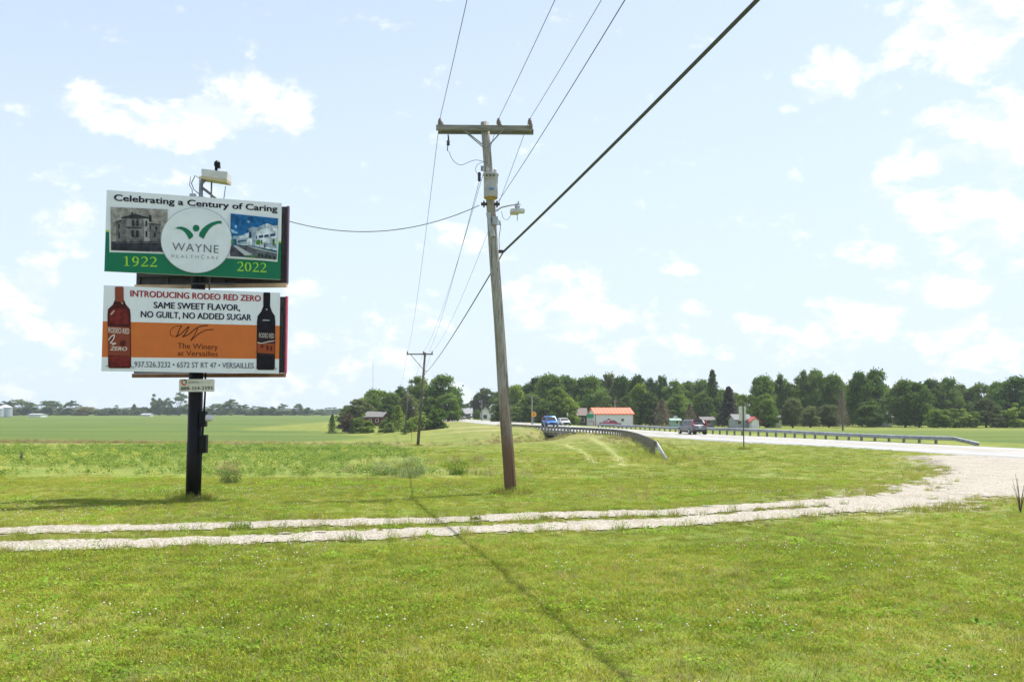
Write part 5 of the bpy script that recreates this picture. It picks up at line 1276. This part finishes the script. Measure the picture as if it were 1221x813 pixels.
# mint hut and grey barn behind the far guardrail
house('tiny mint green hut with a pale roof behind the grey SUV', 801, 811, 190, 501.5, 499.5, sidingm('mint_siding', (.30, .45, .40)), mat('mint_roof', (.20, .28, .25), .8), 3, windows=((.2, 1.0, .4, .4),), name='hut', cat='hut')
house('tiny white gabled hut beside the mint green one', 805, 810, 194, 500, 496.5, WHS, mat('pale_roof', (.22, .22, .23), .85), 3, gable_front=True, name='hut', cat='hut')
house('grey roofed garage half hidden just right of the SUV', 838, 852, 196, 501, 497.5, sidingm('grey_siding', (.20, .20, .195)), MSH, 5, windows=((0, 1.0, .7, .6),), name='garage', cat='garage')
house('pale grey barn partly hidden behind the road sign', 877, 896, 186, 500.5, 494.5, sidingm('barn_grey', (.36, .38, .40)), mat('barn_roof', (.15, .155, .16), .85), 6, windows=((-.8, 1.0, .6, .6),), doors=((.9, 1.3, 1.7, mat('barn_door', (.25, .27, .29), .7)),), name='barn', cat='barn')
house('white shed with a small red gable right of the pale grey barn', 896, 905, 184, 501.5, 497.5, WHS, mat('red_gable_roof', (.45, .06, .05), .6), 4, gable_front=True, name='shed', cat='shed')
house('white trailer home behind the thin tree right of the barn', 920, 932, 190, 498, 495.5, WHS, MSH, 5, windows=((0, 1.3, .8, .6),), name='trailer', cat='trailer')
house('white house showing between two large dark trees at the right', 1047, 1064, 205, 497, 488, WHS, MSH, 7, windows=((-.8, 1.3, .8, .9), (.9, 1.3, .8, .9)))
# grain bins
STL = mat('bin_steel', (.42, .46, .50), .45, .4, var=.1, scale=3)
def grain_bin(px_, w_px, Y, eave, top, label):
    q = GX(px_, Y); q.z = gz(q.x, Y); th = thing('grain_bin', label, 'grain bin', q); r_ = w_px / F * Y / 2; eh = P(px_, eave, Y).z - q.z; th_ = P(px_, top, Y).z - q.z
    prof = []
    for k in range(13): prof += [(r_ + (.04 if k % 2 else 0), eh * k / 12)]
    MB().lathe((0, 0, 0), prof, 32).build('wall', STL, th, True)
    MB().lathe((0, 0, 0), [(r_ + .15, eh - .02), (r_ * .5, eh + (th_ - eh) * .55), (.5, th_ - .3), (.5, th_)], 32).build('roof', mat('bin_roof', (.55, .57, .58), .45, .4), th)
grain_bin(7.5, 16, 480, 485.5, 482, 'larger round steel grain bin at the far left edge'); grain_bin(-3, 16, 470, 487, 483.5, 'round steel grain bin cut off by the left edge')
house('long low pale farm building roof in front of the far left trees', 34, 48, 500, 494.3, 493.2, WHS, mat('pale_metal_roof', (.30, .31, .32), .6), 8, name='farm_building', cat='building')
house('tiny pale farm building beyond the field between the billboard and far trees', 168, 178, 560, 494.3, 493.0, WHS, mat('pale_metal_roof', (.30, .31, .32), .6), 8, name='farm_building', cat='building')

# ================================================================== TREES
def crown(name, seed, n, shape='round', blobs=34, leaf=.020):
    """unit crown: height 1 (z from 0 to 1), width 1. returns the mesh and the clump centres"""
    rg = np.random.default_rng(seed); C, Rr = [], []
    if shape in ('round', 'tall', 'shrub', 'spread'):
        k = 0
        while len(C) < blobs and k < 5000:
            k += 1; z = rg.random()**(1.5 if shape == 'shrub' else 1); 
            if shape == 'shrub': env = .5 * math.sqrt(max(0, 1 - (z * .98)**2.2)); 
            elif shape == 'tall': env = .5 * max(0, math.sin(math.pi * min(1, (z * .90 + .12)))**.55) * (.8 + .35 * rg.random())
            elif shape == 'spread': env = .5 * max(0, math.sin(math.pi * min(1, z * .86 + .10)))**.5
            else: env = .5 * max(0, math.sin(math.pi * min(1, z * .76 + .21)))**.55
            rb = .065 + .095 * rg.random(); a = rg.random() * 6.283; rad = max(0, env - rb * .75) * (rg.random()**.38) * (.62 + .75 * vnoise(a * 1.3 + seed, z * 5, 1.))
            zz = .06 + z * .86 if shape != 'shrub' else .08 + z * .84
            C.append((rad * math.cos(a), rad * math.sin(a), zz)); Rr.append(rb * (1 if shape != 'tall' else .9))
        C, Rr = np.array(C), np.array(Rr)
        per = rg.choice(len(C), n, p=Rr**2 / (Rr**2).sum())
        d = rg.normal(size=(n, 3)); d /= np.linalg.norm(d, axis=1)[:, None]
        d[:, 2] = np.where(d[:, 2] < -.3, -d[:, 2] * .8, d[:, 2])
        rr = Rr[per] * (.55 + .55 * rg.random(n)**.5) * (1 + .20 * rg.normal(size=n))
        sc = np.array([1, 1, .85]); cen = C[per] + d * rr[:, None] * sc; nrm = d + rg.normal(size=(n, 3)) * .75 + np.array([0, 0, .55])
        sz = leaf * (.5 + .9 * rg.random(n)); cen[:, 2] = np.where(rg.random(n) < .12, cen[:, 2] * rg.random(n)**.5, cen[:, 2])
    else:                                                  # conifer and dying conifer
        lev = rg.random(n)**.75; lv = np.floor(lev * 17) / 17 + rg.normal(0, .008, n)
        nb = 9; ang = rg.integers(0, nb, n) * 6.283 / nb + np.floor(lev * 17) * 1.7 + rg.normal(0, .10, n)
        br_ = vnoise(ang * 3, lv * 17, 1.7)
        env = .5 * (1 - lv)**.8 * (.45 + .95 * br_) + .02
        t_ = rg.random(n)**.6; rad = env * t_
        cen = np.stack([rad * np.cos(ang), rad * np.sin(ang), .03 + lv * .95 - rad * .22 + rg.normal(0, .010, n)], 1)
        cen[:, 2] = np.clip(cen[:, 2], .0, 1); nrm = np.stack([np.cos(ang) * .4, np.sin(ang) * .4, np.ones(n)], 1) + rg.normal(size=(n, 3)) * .5
        sz = leaf * (.6 + .8 * rg.random(n)); C = np.array([(.3 * (1 - k / 17) * math.cos(k * 1.7), .3 * (1 - k / 17) * math.sin(k * 1.7), .06 + .9 * k / 17) for k in range(17)])
    nrm /= np.linalg.norm(nrm, axis=1)[:, None]; u = np.cross(nrm, rg.normal(size=(n, 3))); u /= np.linalg.norm(u, axis=1)[:, None]; w = np.cross(nrm, u)
    u *= sz[:, None]; w *= (sz * (.55 + .3 * rg.random(n)))[:, None]
    V = np.stack([cen + u, cen + w, cen - u * .9, cen - w], 1).reshape(-1, 3); Fq = np.arange(4 * n).reshape(n, 4)
    return np_mesh(name, V, Fq, L_MID), C
def trunk(name, C, seed, z0=-.45, thick=.030, conifer=False):
    rg = np.random.default_rng(seed); b_ = MB(); top = .95 if conifer else .55
    b_.tube([(0, 0, z0), (.004, .004, z0 * .4), (-.008, .006, .2), (.0, 0, top)], [thick * 1.35, thick, thick * .75, thick * .2], 7)
    for c in C[::2]:
        z_ = max(.02, min(top - .05, c[2] - .22)) if not conifer else c[2] + .02
        m_ = (c[0] * .45, c[1] * .45, z_ + (c[2] - z_) * .35); b_.tube([(0, 0, z_), m_, tuple(c)], [thick * .42, thick * .28, thick * .08], 4)
    return b_.mesh(name, BARK)
KIT = {}
for kind, nvar, n, bl, lf in (('round', 5, 9500, 52, .023), ('tall', 4, 8500, 44, .023), ('spread', 3, 8500, 44, .022), ('shrub', 4, 5000, 30, .030), ('conifer', 3, 7000, 0, .022), ('dead', 3, 4200, 0, .016)):
    KIT[kind] = []
    for v in range(nvar):
        cm, C = crown('crown', 100 + 17 * v + len(kind), n, kind, bl, lf)
        tm = trunk('trunk', C, v, 0, .028 if kind not in ('dead', 'conifer') else .022, kind in ('conifer', 'dead')) if kind != 'shrub' else trunk('trunk', C, v, -.05, .02)
        KIT[kind].append((cm, tm))
_tc = [0]
def tree(px_, topy, wpx, Y, kind, leafm, label, group=None, bare=.12, basepy=None, name=None, cat=None, depth=1.0):
    """one tree: crown and trunk; px_/topy/wpx are the bearing, top and width measured for a tree Y metres off"""
    x = (px_ - CX) / F * Y; z0 = gz(x, Y); h = P(px_, topy, Y).z - z0; w = wpx / F * Y * 1.36; bare *= .35
    name = name or ('shrub' if kind == 'shrub' else ('conifer_tree' if kind in ('conifer', 'dead') else 'tree'))
    th = thing(name, label, cat or ('shrub' if kind == 'shrub' else 'tree'), (x, Y, z0 - .05), 0, group)
    _tc[0] += 1; cm, tm = KIT[kind][_tc[0] % len(KIT[kind])]; rot = (_tc[0] * 2.399) % 6.283
    bh = h * (bare if kind not in ('shrub',) else .0); 
    c = bpy.data.objects.new('crown', cm); link(c, th); c.location = (0, 0, bh); c.scale = (w, w * depth, (h - bh) * 1.02); c.rotation_euler[2] = rot
    c.material_slots[0].link = 'OBJECT'; c.material_slots[0].material = leafm
    if kind != 'shrub' or True:
        k = bpy.data.objects.new('trunk', tm); link(k, th); k.location = (0, 0, bh); k.scale = (w, w * depth, (h - bh) * 1.0); k.rotation_euler[2] = rot
        if kind != 'shrub' and bh > 0: 
            lt = MB().tube([(0, 0, -.1), (0, 0, bh + .1)], [.028 * w * 1.4, .028 * w], 7).build('lower_trunk', BARK if kind != 'dead' else BARK_G, th)
        if kind == 'dead': k.material_slots[0].link = 'OBJECT'; k.material_slots[0].material = BARK_G
    return th

# --- the cluster left of the far poles
T = tree
T(397, 492, 11, 185, 'conifer', L_DARK, 'small young conifer standing alone at the left of the cottage group', bare=.08)
T(414, 490.5, 18, 188, 'shrub', leafmat('foliage_bronze', (.11, .085, .045), (.20, .16, .08)), 'brownish bronze bush between the little conifer and the round bright shrub')
T(421, 499, 7, 184, 'conifer', L_DARK, 'tiny dark conifer at the foot of the bronze bush', bare=0)
T(433, 493.5, 22, 186, 'shrub', L_LIGHT, 'round bright green shrub in front of the red cottage')
T(428, 476, 30, 215, 'round', L_OLIVE, 'broad olive tree behind the round bright shrub', bare=.05)
T(417, 483, 22, 222, 'round', L_MID, 'lowest leftmost leafy tree of the cottage group', bare=.05)
T(443, 464, 30, 225, 'round', L_MID, 'tall leafy tree behind the cottage, first of its row', bare=.08)
T(456, 460, 24, 228, 'tall', L_LIGHT, 'pale feathery tree rising right behind the red cottage', bare=.08)
T(467, 468, 26, 222, 'round', L_MID, 'leafy tree just right of the pale feathery one', bare=.05)
T(462, 482, 26, 208, 'round', L_DARK, 'dark shady tree at the right end of the red cottage', bare=.05)
T(478, 462, 22, 230, 'tall', L_MID, 'narrow tree behind the small far pole', bare=.08)
T(461, 497, 16, 180, 'shrub', L_DARK, 'dark low bush right of the cottage, nearest the field')
T(475, 482, 22, 184, 'conifer', L_LIGHT, 'light green pointed tree immediately left of the small far pole', bare=.05)
T(487, 470, 22, 212, 'round', L_OLIVE, 'olive tree standing between the two far poles', bare=.05)
T(499, 449, 30, 226, 'round', L_LIGHT, 'tall light tree directly behind the dark far pole', bare=.08)
T(513, 455, 26, 232, 'tall', L_MID, 'tree filling in between the light tall tree and the big dark one', bare=.05)
T(526, 447, 42, 222, 'round', L_MID, 'biggest dark tree of the left group, tallest at its right side', bare=.06)
T(534, 470, 28, 216, 'round', L_MID, 'mid green tree at the foot of the biggest dark tree', bare=.03)
T(546, 473, 16, 240, 'round', L_DARK, 'dark tree closing the left group beside the far road', bare=.03)
T(503, 491, 34, 176, 'shrub', L_LIGHT, 'wide bright bush right of the dark far pole')
T(522, 487, 24, 174, 'shrub', L_MID, 'tall rounded bush at the right end of the left group')
T(490, 502, 16, 172, 'shrub', L_MID, 'small low bush just left of the dark far pole')
T(484, 517, 8, 163, 'shrub', L_DARK, 'tiny dark weed clump at the base of the small far pole')
# --- around the white houses
for px_, ty, w_, k_, m_, lb in ((566, 474, 16, 'tall', L_OLIVE, 'slim greyish tree left of the white farmhouse'), (577, 463, 26, 'round', L_OLIVE, 'tall greyish tree behind the white houses'), (591, 467, 22, 'round', L_MID, 'tree right behind the farmhouse roof'),
                                (603, 470, 24, 'round', L_MID, 'tree half hidden by the leaning pole'), (556, 481, 12, 'round', L_OLIVE, 'low tree over the small white house at the end of the road')):
    T(px_, ty, w_, 318, k_, m_, lb, bare=.1)
T(569, 488, 9, 290, 'shrub', L_DARK, 'dark bush between the small white house and the white wing'); T(593, 489, 8, 288, 'round', L_OLIVE, 'little tree before the farmhouse wall', bare=.2)
# --- the long wood behind the road
row = [(612, 459, 26, L_LIGHT, 'round'), (625, 455, 24, L_DARK, 'tall'), (638, 450, 30, L_DARK, 'round'), (655, 446.5, 34, L_MID, 'round'), (673, 448, 30, L_MID, 'round'), (690, 443.5, 26, L_DARK, 'tall'), (707, 448, 30, L_MID, 'round'), (724, 445.5, 32, L_OLIVE, 'round'),
       (741, 449, 26, L_MID, 'round'), (760, 447.5, 22, L_DARK, 'round'), (775, 452, 26, L_DARK, 'tall'), (789, 448, 16, L_DARK, 'spread'), (803, 454, 30, L_MID, 'round'), (820, 455, 26, L_DARK, 'round'), (837, 453, 30, L_DARK, 'round')]
ords = 'first second third fourth fifth sixth seventh eighth ninth tenth eleventh twelfth thirteenth fourteenth fifteenth sixteenth seventeenth eighteenth'.split()
gname = 'tall trees of the wood behind the road'
cn = {L_LIGHT.name: 'light green', L_DARK.name: 'dark green', L_MID.name: 'mid green', L_OLIVE.name: 'olive green'}
for i, (px_, ty, w_, m_, k_) in enumerate(row):
    T(px_, ty, w_, 236 + (i * 37) % 22, k_, m_, f'{cn[m_.name]} tree, {ords[i]} from left in the tall row behind the road', gname, bare=.06)
back = [(603, 462), (618, 459), (631, 458), (646, 455), (663, 454), (681, 451), (699, 451), (716, 452), (732, 453), (750, 455), (768, 456), (783, 457), (797, 460), (812, 459), (829, 458), (844, 458), (858, 464), (876, 468)]
for i, (px_, ty) in enumerate(back):
    T(px_, ty, 26, 262 + (i * 7) % 9, 'round' if i % 3 else 'tall', (L_DARK, L_MID, L_MID)[i % 3], f'dense green tree, {ords[i]} from left in the hindmost row of the wood', 'hindmost row of the wood behind the road', bare=.02)
front = [(633, 470, 28, L_DARK, 'round', 212, 'dark tree hanging over the amber railroad sign'), (664, 462, 30, L_LIGHT, 'round', 208, 'bright leafy tree right behind the blue car'), (679, 474, 24, L_LIGHT, 'round', 206, 'light low tree left of the dark brown house'),
         (700, 470, 24, L_MID, 'round', 220, 'tree rising over the dark brown house'), (716, 466, 26, L_DARK, 'round', 222, 'dark tree over the left half of the shed roof'), (762, 458, 24, L_LIGHT, 'round', 216, 'yellowish green tree just right of the shed'),
         (748, 472, 24, L_DARK, 'round', 224, 'dark tree behind the right end of the shed roof'), (775, 468, 24, L_DARK, 'round', 214, 'dark shadowy tree left of the first brown conifer'), (805, 470, 28, L_MID, 'round', 212, 'mid green tree between the two brown conifers'),
         (838, 468, 26, L_DARK, 'round', 214, 'dark tree over the half hidden garage'), (856, 474, 18, L_DARK, 'round', 216, 'dark tree left of the greyish dying pine'), (650, 478, 24, L_DARK, 'round', 204, 'shady tree directly behind the blue car roof')]
for px_, ty, w_, m_, k_, Y, lb in front: T(px_, ty, w_, Y, k_, m_, lb, bare=.03)
T(849.5, 438.5, 24, 228, 'conifer', L_DARK, 'tallest pointed dark spruce above the wood right of the SUV', bare=.05)
T(789, 474.5, 25, 200, 'dead', L_DEAD, 'brown dying conifer right of the shed, larger of the two browned ones', bare=.10)
T(822, 480, 17, 202, 'dead', L_DEAD, 'smaller brown dying conifer above the grey SUV', bare=.08)
T(868, 459, 26, 196, 'conifer', leafmat('foliage_greybrown', (.06, .065, .045), (.12, .115, .08)), 'greyish brown ailing pine between the SUV and the road sign', bare=.12)
T(872, 462, 18, 198, 'dead', L_DEAD, 'bare brownish pine half behind the ailing pine', bare=.12)
T(884, 470, 20, 214, 'round', L_LIGHT, 'pale small tree behind the rectangular road sign', bare=.05)
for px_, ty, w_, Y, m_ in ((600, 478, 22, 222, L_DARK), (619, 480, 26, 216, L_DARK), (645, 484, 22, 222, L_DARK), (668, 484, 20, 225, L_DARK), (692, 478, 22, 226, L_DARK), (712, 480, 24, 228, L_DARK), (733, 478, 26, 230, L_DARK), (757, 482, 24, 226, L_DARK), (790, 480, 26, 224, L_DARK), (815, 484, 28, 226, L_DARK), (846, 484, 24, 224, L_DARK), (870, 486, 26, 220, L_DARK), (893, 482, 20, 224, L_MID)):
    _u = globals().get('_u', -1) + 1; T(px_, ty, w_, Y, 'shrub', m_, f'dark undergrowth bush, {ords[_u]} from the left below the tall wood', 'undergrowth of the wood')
# --- right hand side
rrow = [(898, 470, 24, L_LIGHT, 'round', 222, 'light tree just right of the road sign'), (910, 448, 28, L_MID, 'round', 214, 'tall mid green tree, leftmost tall one right of the road sign'), (930, 448.5, 19, L_DARK, 'tall', 216, 'narrow dark pine right of the leftmost tall tree'), (943, 449.5, 19, L_DARK, 'tall', 214, 'second narrow dark pine of the pair'),
        (958, 443, 24, L_DARK, 'tall', 218, 'tall dark tree next to the pair of narrow pines'), (975, 441, 30, L_MID, 'round', 216, 'tallest mid green tree before the bare grey trunk'), (993, 446.5, 26, L_MID, 'round', 214, 'tree left of the bare grey trunk'), (1010, 452, 22, L_DARK, 'tall', 216, 'dark narrow tree directly behind the bare grey trunk'),
        (1027, 443, 30, L_MID, 'round', 204, 'left crown of the biggest pair above the shady lawn'), (1041, 440.5, 34, L_MID, 'round', 206, 'right crown of the biggest pair above the shady lawn'), (1059, 462, 16, L_LIGHT, 'round', 236, 'pale distant tree above the white house'),
        (1078, 453, 34, L_DARK, 'round', 200, 'left half of the big round tree right of the white house'), (1094, 456, 32, L_MID, 'round', 196, 'right lighter half of the big round tree right of the white house'), (1112, 452, 30, L_DARK, 'round', 230, 'dark tree rising behind the hedge, left'), (1128, 450.5, 30, L_MID, 'round', 232, 'taller tree rising behind the hedge, right'),
        (1146, 458, 24, L_DARK, 'round', 236, 'distant tree right of the ones behind the hedge'), (1160, 462, 22, L_DARK, 'round', 234, 'dark distant tree in the low gap of the right row'), (1172, 456, 28, L_DARK, 'spread', 226, 'spreading dark tree left of the great tree at the edge'), (1190, 455, 24, L_MID, 'round', 222, 'mid tree against the great tree at the edge'), (1210, 449, 46, L_MID, 'round', 206, 'great leafy tree at the right edge of the picture'),
        (1236, 452, 36, L_MID, 'round', 212, 'tree just outside the right edge')]
for i, (px_, ty) in enumerate(((904, 456), (919, 452), (936, 453), (951, 449), (967, 447), (984, 448), (1001, 452), (1018, 451), (1050, 456), (1070, 463), (1086, 458), (1103, 459), (1119, 457), (1137, 459), (1153, 463), (1181, 460), (1199, 458), (1218, 456))):
    T(px_, ty, 22, 240 + (i * 5) % 9, 'tall' if i < 8 else 'round', (L_DARK, L_DARK, L_MID)[i % 3], f'dense green tree, {ords[i]} from left in the hindmost row at the right', 'hindmost row of trees right of the road sign', bare=.02)
for px_, ty, w_, m_, k_, Y, lb in rrow[:-1]: T(px_, ty, w_, Y, k_, m_, lb, 'trees right of the road sign', bare=.04)
for px_, ty, w_, Y, m_, k_, lb in ((912, 470, 26, 188, L_MID, 'round', 'low spreading green tree beside the white trailer'), (944, 475, 24, 186, L_OLIVE, 'round', 'round greyish green tree standing free on the lawn'), (965, 484, 20, 188, L_OLIVE, 'round', 'small thin greyish tree with bare branches'),
                                   (987, 482, 24, 190, L_OLIVE, 'spread', 'small spreading tree left of the bare grey trunk'), (1174, 475, 30, 190, L_OLIVE, 'round', 'olive round tree right of the hedge'), (1035, 478, 30, 198, L_DARK, 'round', 'low dark tree shading the lawn beneath the biggest pair'), (900, 488, 12, 192, L_MID, 'round', 'small tree at the end of the grey barn')):
    T(px_, ty, w_, Y, k_, m_, lb, bare=.14 if m_ is L_OLIVE else .04)
T(1003, 462, 15, 186, 'dead', L_DEAD, 'half bare grey tree round the dead trunk right of the road sign', bare=.10)
for i, (px_, ty, w_, m_) in enumerate(((1112, 488, 20, L_LIGHT), (1122, 486, 22, L_MID), (1135, 486.5, 22, L_LIGHT), (1148, 487, 22, L_LIGHT), (1160, 490, 18, L_MID), (1186, 492, 18, L_OLIVE), (1197, 489, 20, L_MID), (1209, 480.5, 24, L_LIGHT), (1224, 484, 24, L_MID))):
    T(px_, ty, w_, 187, 'shrub', m_, f'hedge bush, {ords[i]} from the left under the trees at the right', 'bushes along the hedge at the right')
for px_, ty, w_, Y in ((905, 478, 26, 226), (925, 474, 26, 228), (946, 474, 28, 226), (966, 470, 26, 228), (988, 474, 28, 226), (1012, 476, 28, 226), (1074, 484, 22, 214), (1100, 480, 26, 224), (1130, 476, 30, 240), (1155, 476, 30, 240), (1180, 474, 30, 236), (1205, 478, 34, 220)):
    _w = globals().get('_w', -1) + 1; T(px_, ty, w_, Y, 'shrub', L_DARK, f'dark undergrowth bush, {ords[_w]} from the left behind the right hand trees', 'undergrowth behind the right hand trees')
# --- far edge of the field, seen under and beside the billboard
farr = [(24, 476, 34, L_FAR), (38, 480, 16, L_FAR), (60, 477.5, 28, L_FAR), (76, 484, 12, L_FAR), (87, 477.5, 18, L_FAR), (104, 485, 22, leafmat('foliage_far_yellow', (.12, .13, .03), (.22, .21, .06))), (97, 483, 14, L_FAR), (120, 487, 14, L_FAR), (131, 486, 20, L_FAR), (140, 483, 14, L_FAR), (151, 487, 12, L_FAR), (161, 481, 11, L_DARK), (172, 485, 18, L_FAR),
        (184, 470, 13, L_FAR), (191, 475, 10, L_FAR), (201, 474, 11, L_FAR), (215, 467.5, 20, L_FAR), (247, 485, 14, L_FAR), (260, 481, 20, L_FAR), (277, 475, 20, L_FAR), (293, 482, 16, L_FAR), (303, 484, 12, L_FAR), (315, 485, 16, L_FAR), (325, 484, 12, L_FAR), (337, 481, 14, L_FAR), (347, 487, 12, L_FAR), (357, 481, 12, L_FAR), (368, 485, 14, L_FAR), (384, 488, 14, L_FAR), (9, 477, 18, L_FAR)]
farr.sort(key=lambda r: r[0])
for i, (px_, ty, w_, m_) in enumerate(farr):
    dsc = 'dark pointed' if m_ is L_DARK else ('yellowish' if 'yellow' in m_.name else ('tall slender' if w_ <= 13 and ty < 480 else ('big rounded' if w_ >= 18 and ty < 482 else 'low hazy')))
    w_ = w_ * 1.05; ww = ords[i] + ' from the left edge' if i < 15 else (ords[len(farr) - 1 - i] + ' from the right end')
    T(px_, ty, w_, 600 + (i * 53) % 60, 'conifer' if m_ is L_DARK else ('tall' if w_ <= 13 and ty < 480 else 'shrub'), m_, f'{dsc} tree, {ww} of the far tree line', 'far tree line beyond the bean field', bare=.0 if w_ > 13 else .04, name='tree', cat='tree')
# far woods that read as one hazy band
rgw = np.random.default_rng(5); cm0, C0 = crown('far', 999, 900, 'shrub', 20, .05)
Vw, Fw = [], []; me0v = np.array([v.co[:] for v in cm0.vertices]); 
for i in range(150):
    px_ = -60 + 480 * i / 150 + rgw.normal(0, 2); Y = 1000 + rgw.random() * 120; x = (px_ - CX) / F * Y; h = (493.5 - (484.3 + 4.2 * vnoise(px_ * .09, 3))) / F * Y + 2.0; w = 16 + 14 * rgw.random()
    Vw.append(me0v * np.array([w, w * .7, h]) + np.array([x, Y, gz(x, Y) - .5]))
bpy.data.meshes.remove(cm0)
n_ = len(me0v); Vw = np.concatenate(Vw); o = bpy.data.objects.new('far_woods', np_mesh('far_woods', Vw, np.arange(len(Vw)).reshape(-1, 4), L_FAR)); link(o); tag(o, 'hazy blue-green band of distant woods on the left horizon', kind='stuff')

# little dry shrub at the right edge by the drive, weeds at the field's corner
q = G(1217, 612); th = thing('dry_shrub', 'small leafless twiggy shrub at the right edge beside the drive', 'shrub', q)
b_ = MB(); rg2 = random.Random(3)
for k in range(14):
    a = rg2.random() * 6.28; h = .25 + .5 * rg2.random(); b_.tube([(0, 0, 0), (.05 * math.cos(a), .05 * math.sin(a), h * .5), (.14 * math.cos(a), .14 * math.sin(a), h)], [.006, .005, .003], 4)
b_.tube([(0, 0, 0), (-.02, 0, .35), (-.07, 0, .75)], [.008, .006, .004], 4); b_.build('twigs', BARK, th)
for px_, py_, hh, m_, lb in ((487, 569, .75, leafmat('weed_greyish', (.15, .20, .08), (.27, .31, .15)), 'tall feathery grey-green weed clump at the corner of the bean field'), (457, 566, .5, MATS['weed_greyish'], 'smaller feathery weed clump left of the tall one'), (275, 576, .42, L_OLIVE, 'dark tuft of grass right of the billboard post'), (272, 566, .55, G_DRY, 'pale seeding grass tuft just behind the dark tuft by the billboard'),
                             (545, 566, .5, L_MID, 'green weed beside the bare patch at the field corner'), (289, 631, .16, L_MID, 'low weed in the middle of the drive below the billboard'), (650, 620, .10, L_OLIVE, 'flat weed in the drive right of the leaning pole'), (567, 620, .09, L_OLIVE, 'flat brownish weed in the drive left of the leaning pole')):
    q = G(px_, py_); x_, y_ = q.x, q.y; th = thing('weed', lb, 'weed', q)
    blade_ = blade_mesh('weed_leaves', 60 if m_ is not G_DRY else 130, hh * .75, hh * .3, hh, .009, .6, m_, int(px_)); o = bpy.data.objects.new('leaves', blade_); link(o, th)
    o = bpy.data.objects.new('leaves', leafy_mesh('weed_leaves', 420 if hh > .2 else 90, hh * .8, .02, hh * .85, .022 * (hh + .5), m_, int(px_) + 1, flat=.9)); link(o, th)
    if hh < .2: th.scale = (1.4, 1.4, 1)

# ------------------------------------------------------------------ air
HAZE = 0.00020
hz = MB().box((0, 4600, 18), (15000, 9600, 47)).build('haze', mat('haze_tmp', (1, 1, 1))); tag(hz, 'thin summer haze softening the far trees', kind='stuff')
hm = bpy.data.materials.new('haze'); hm.use_nodes = True; t = NT(hm.node_tree); t.n.clear(); out = t.node('ShaderNodeOutputMaterial'); v_ = t.node('ShaderNodeVolumePrincipled')
v_.inputs['Color'].default_value = (.82, .90, 1, 1); v_.inputs['Density'].default_value = HAZE; v_.inputs['Anisotropy'].default_value = .2; t.l.new(v_.outputs[0], out.inputs['Volume'])
hz.data.materials[0] = hm
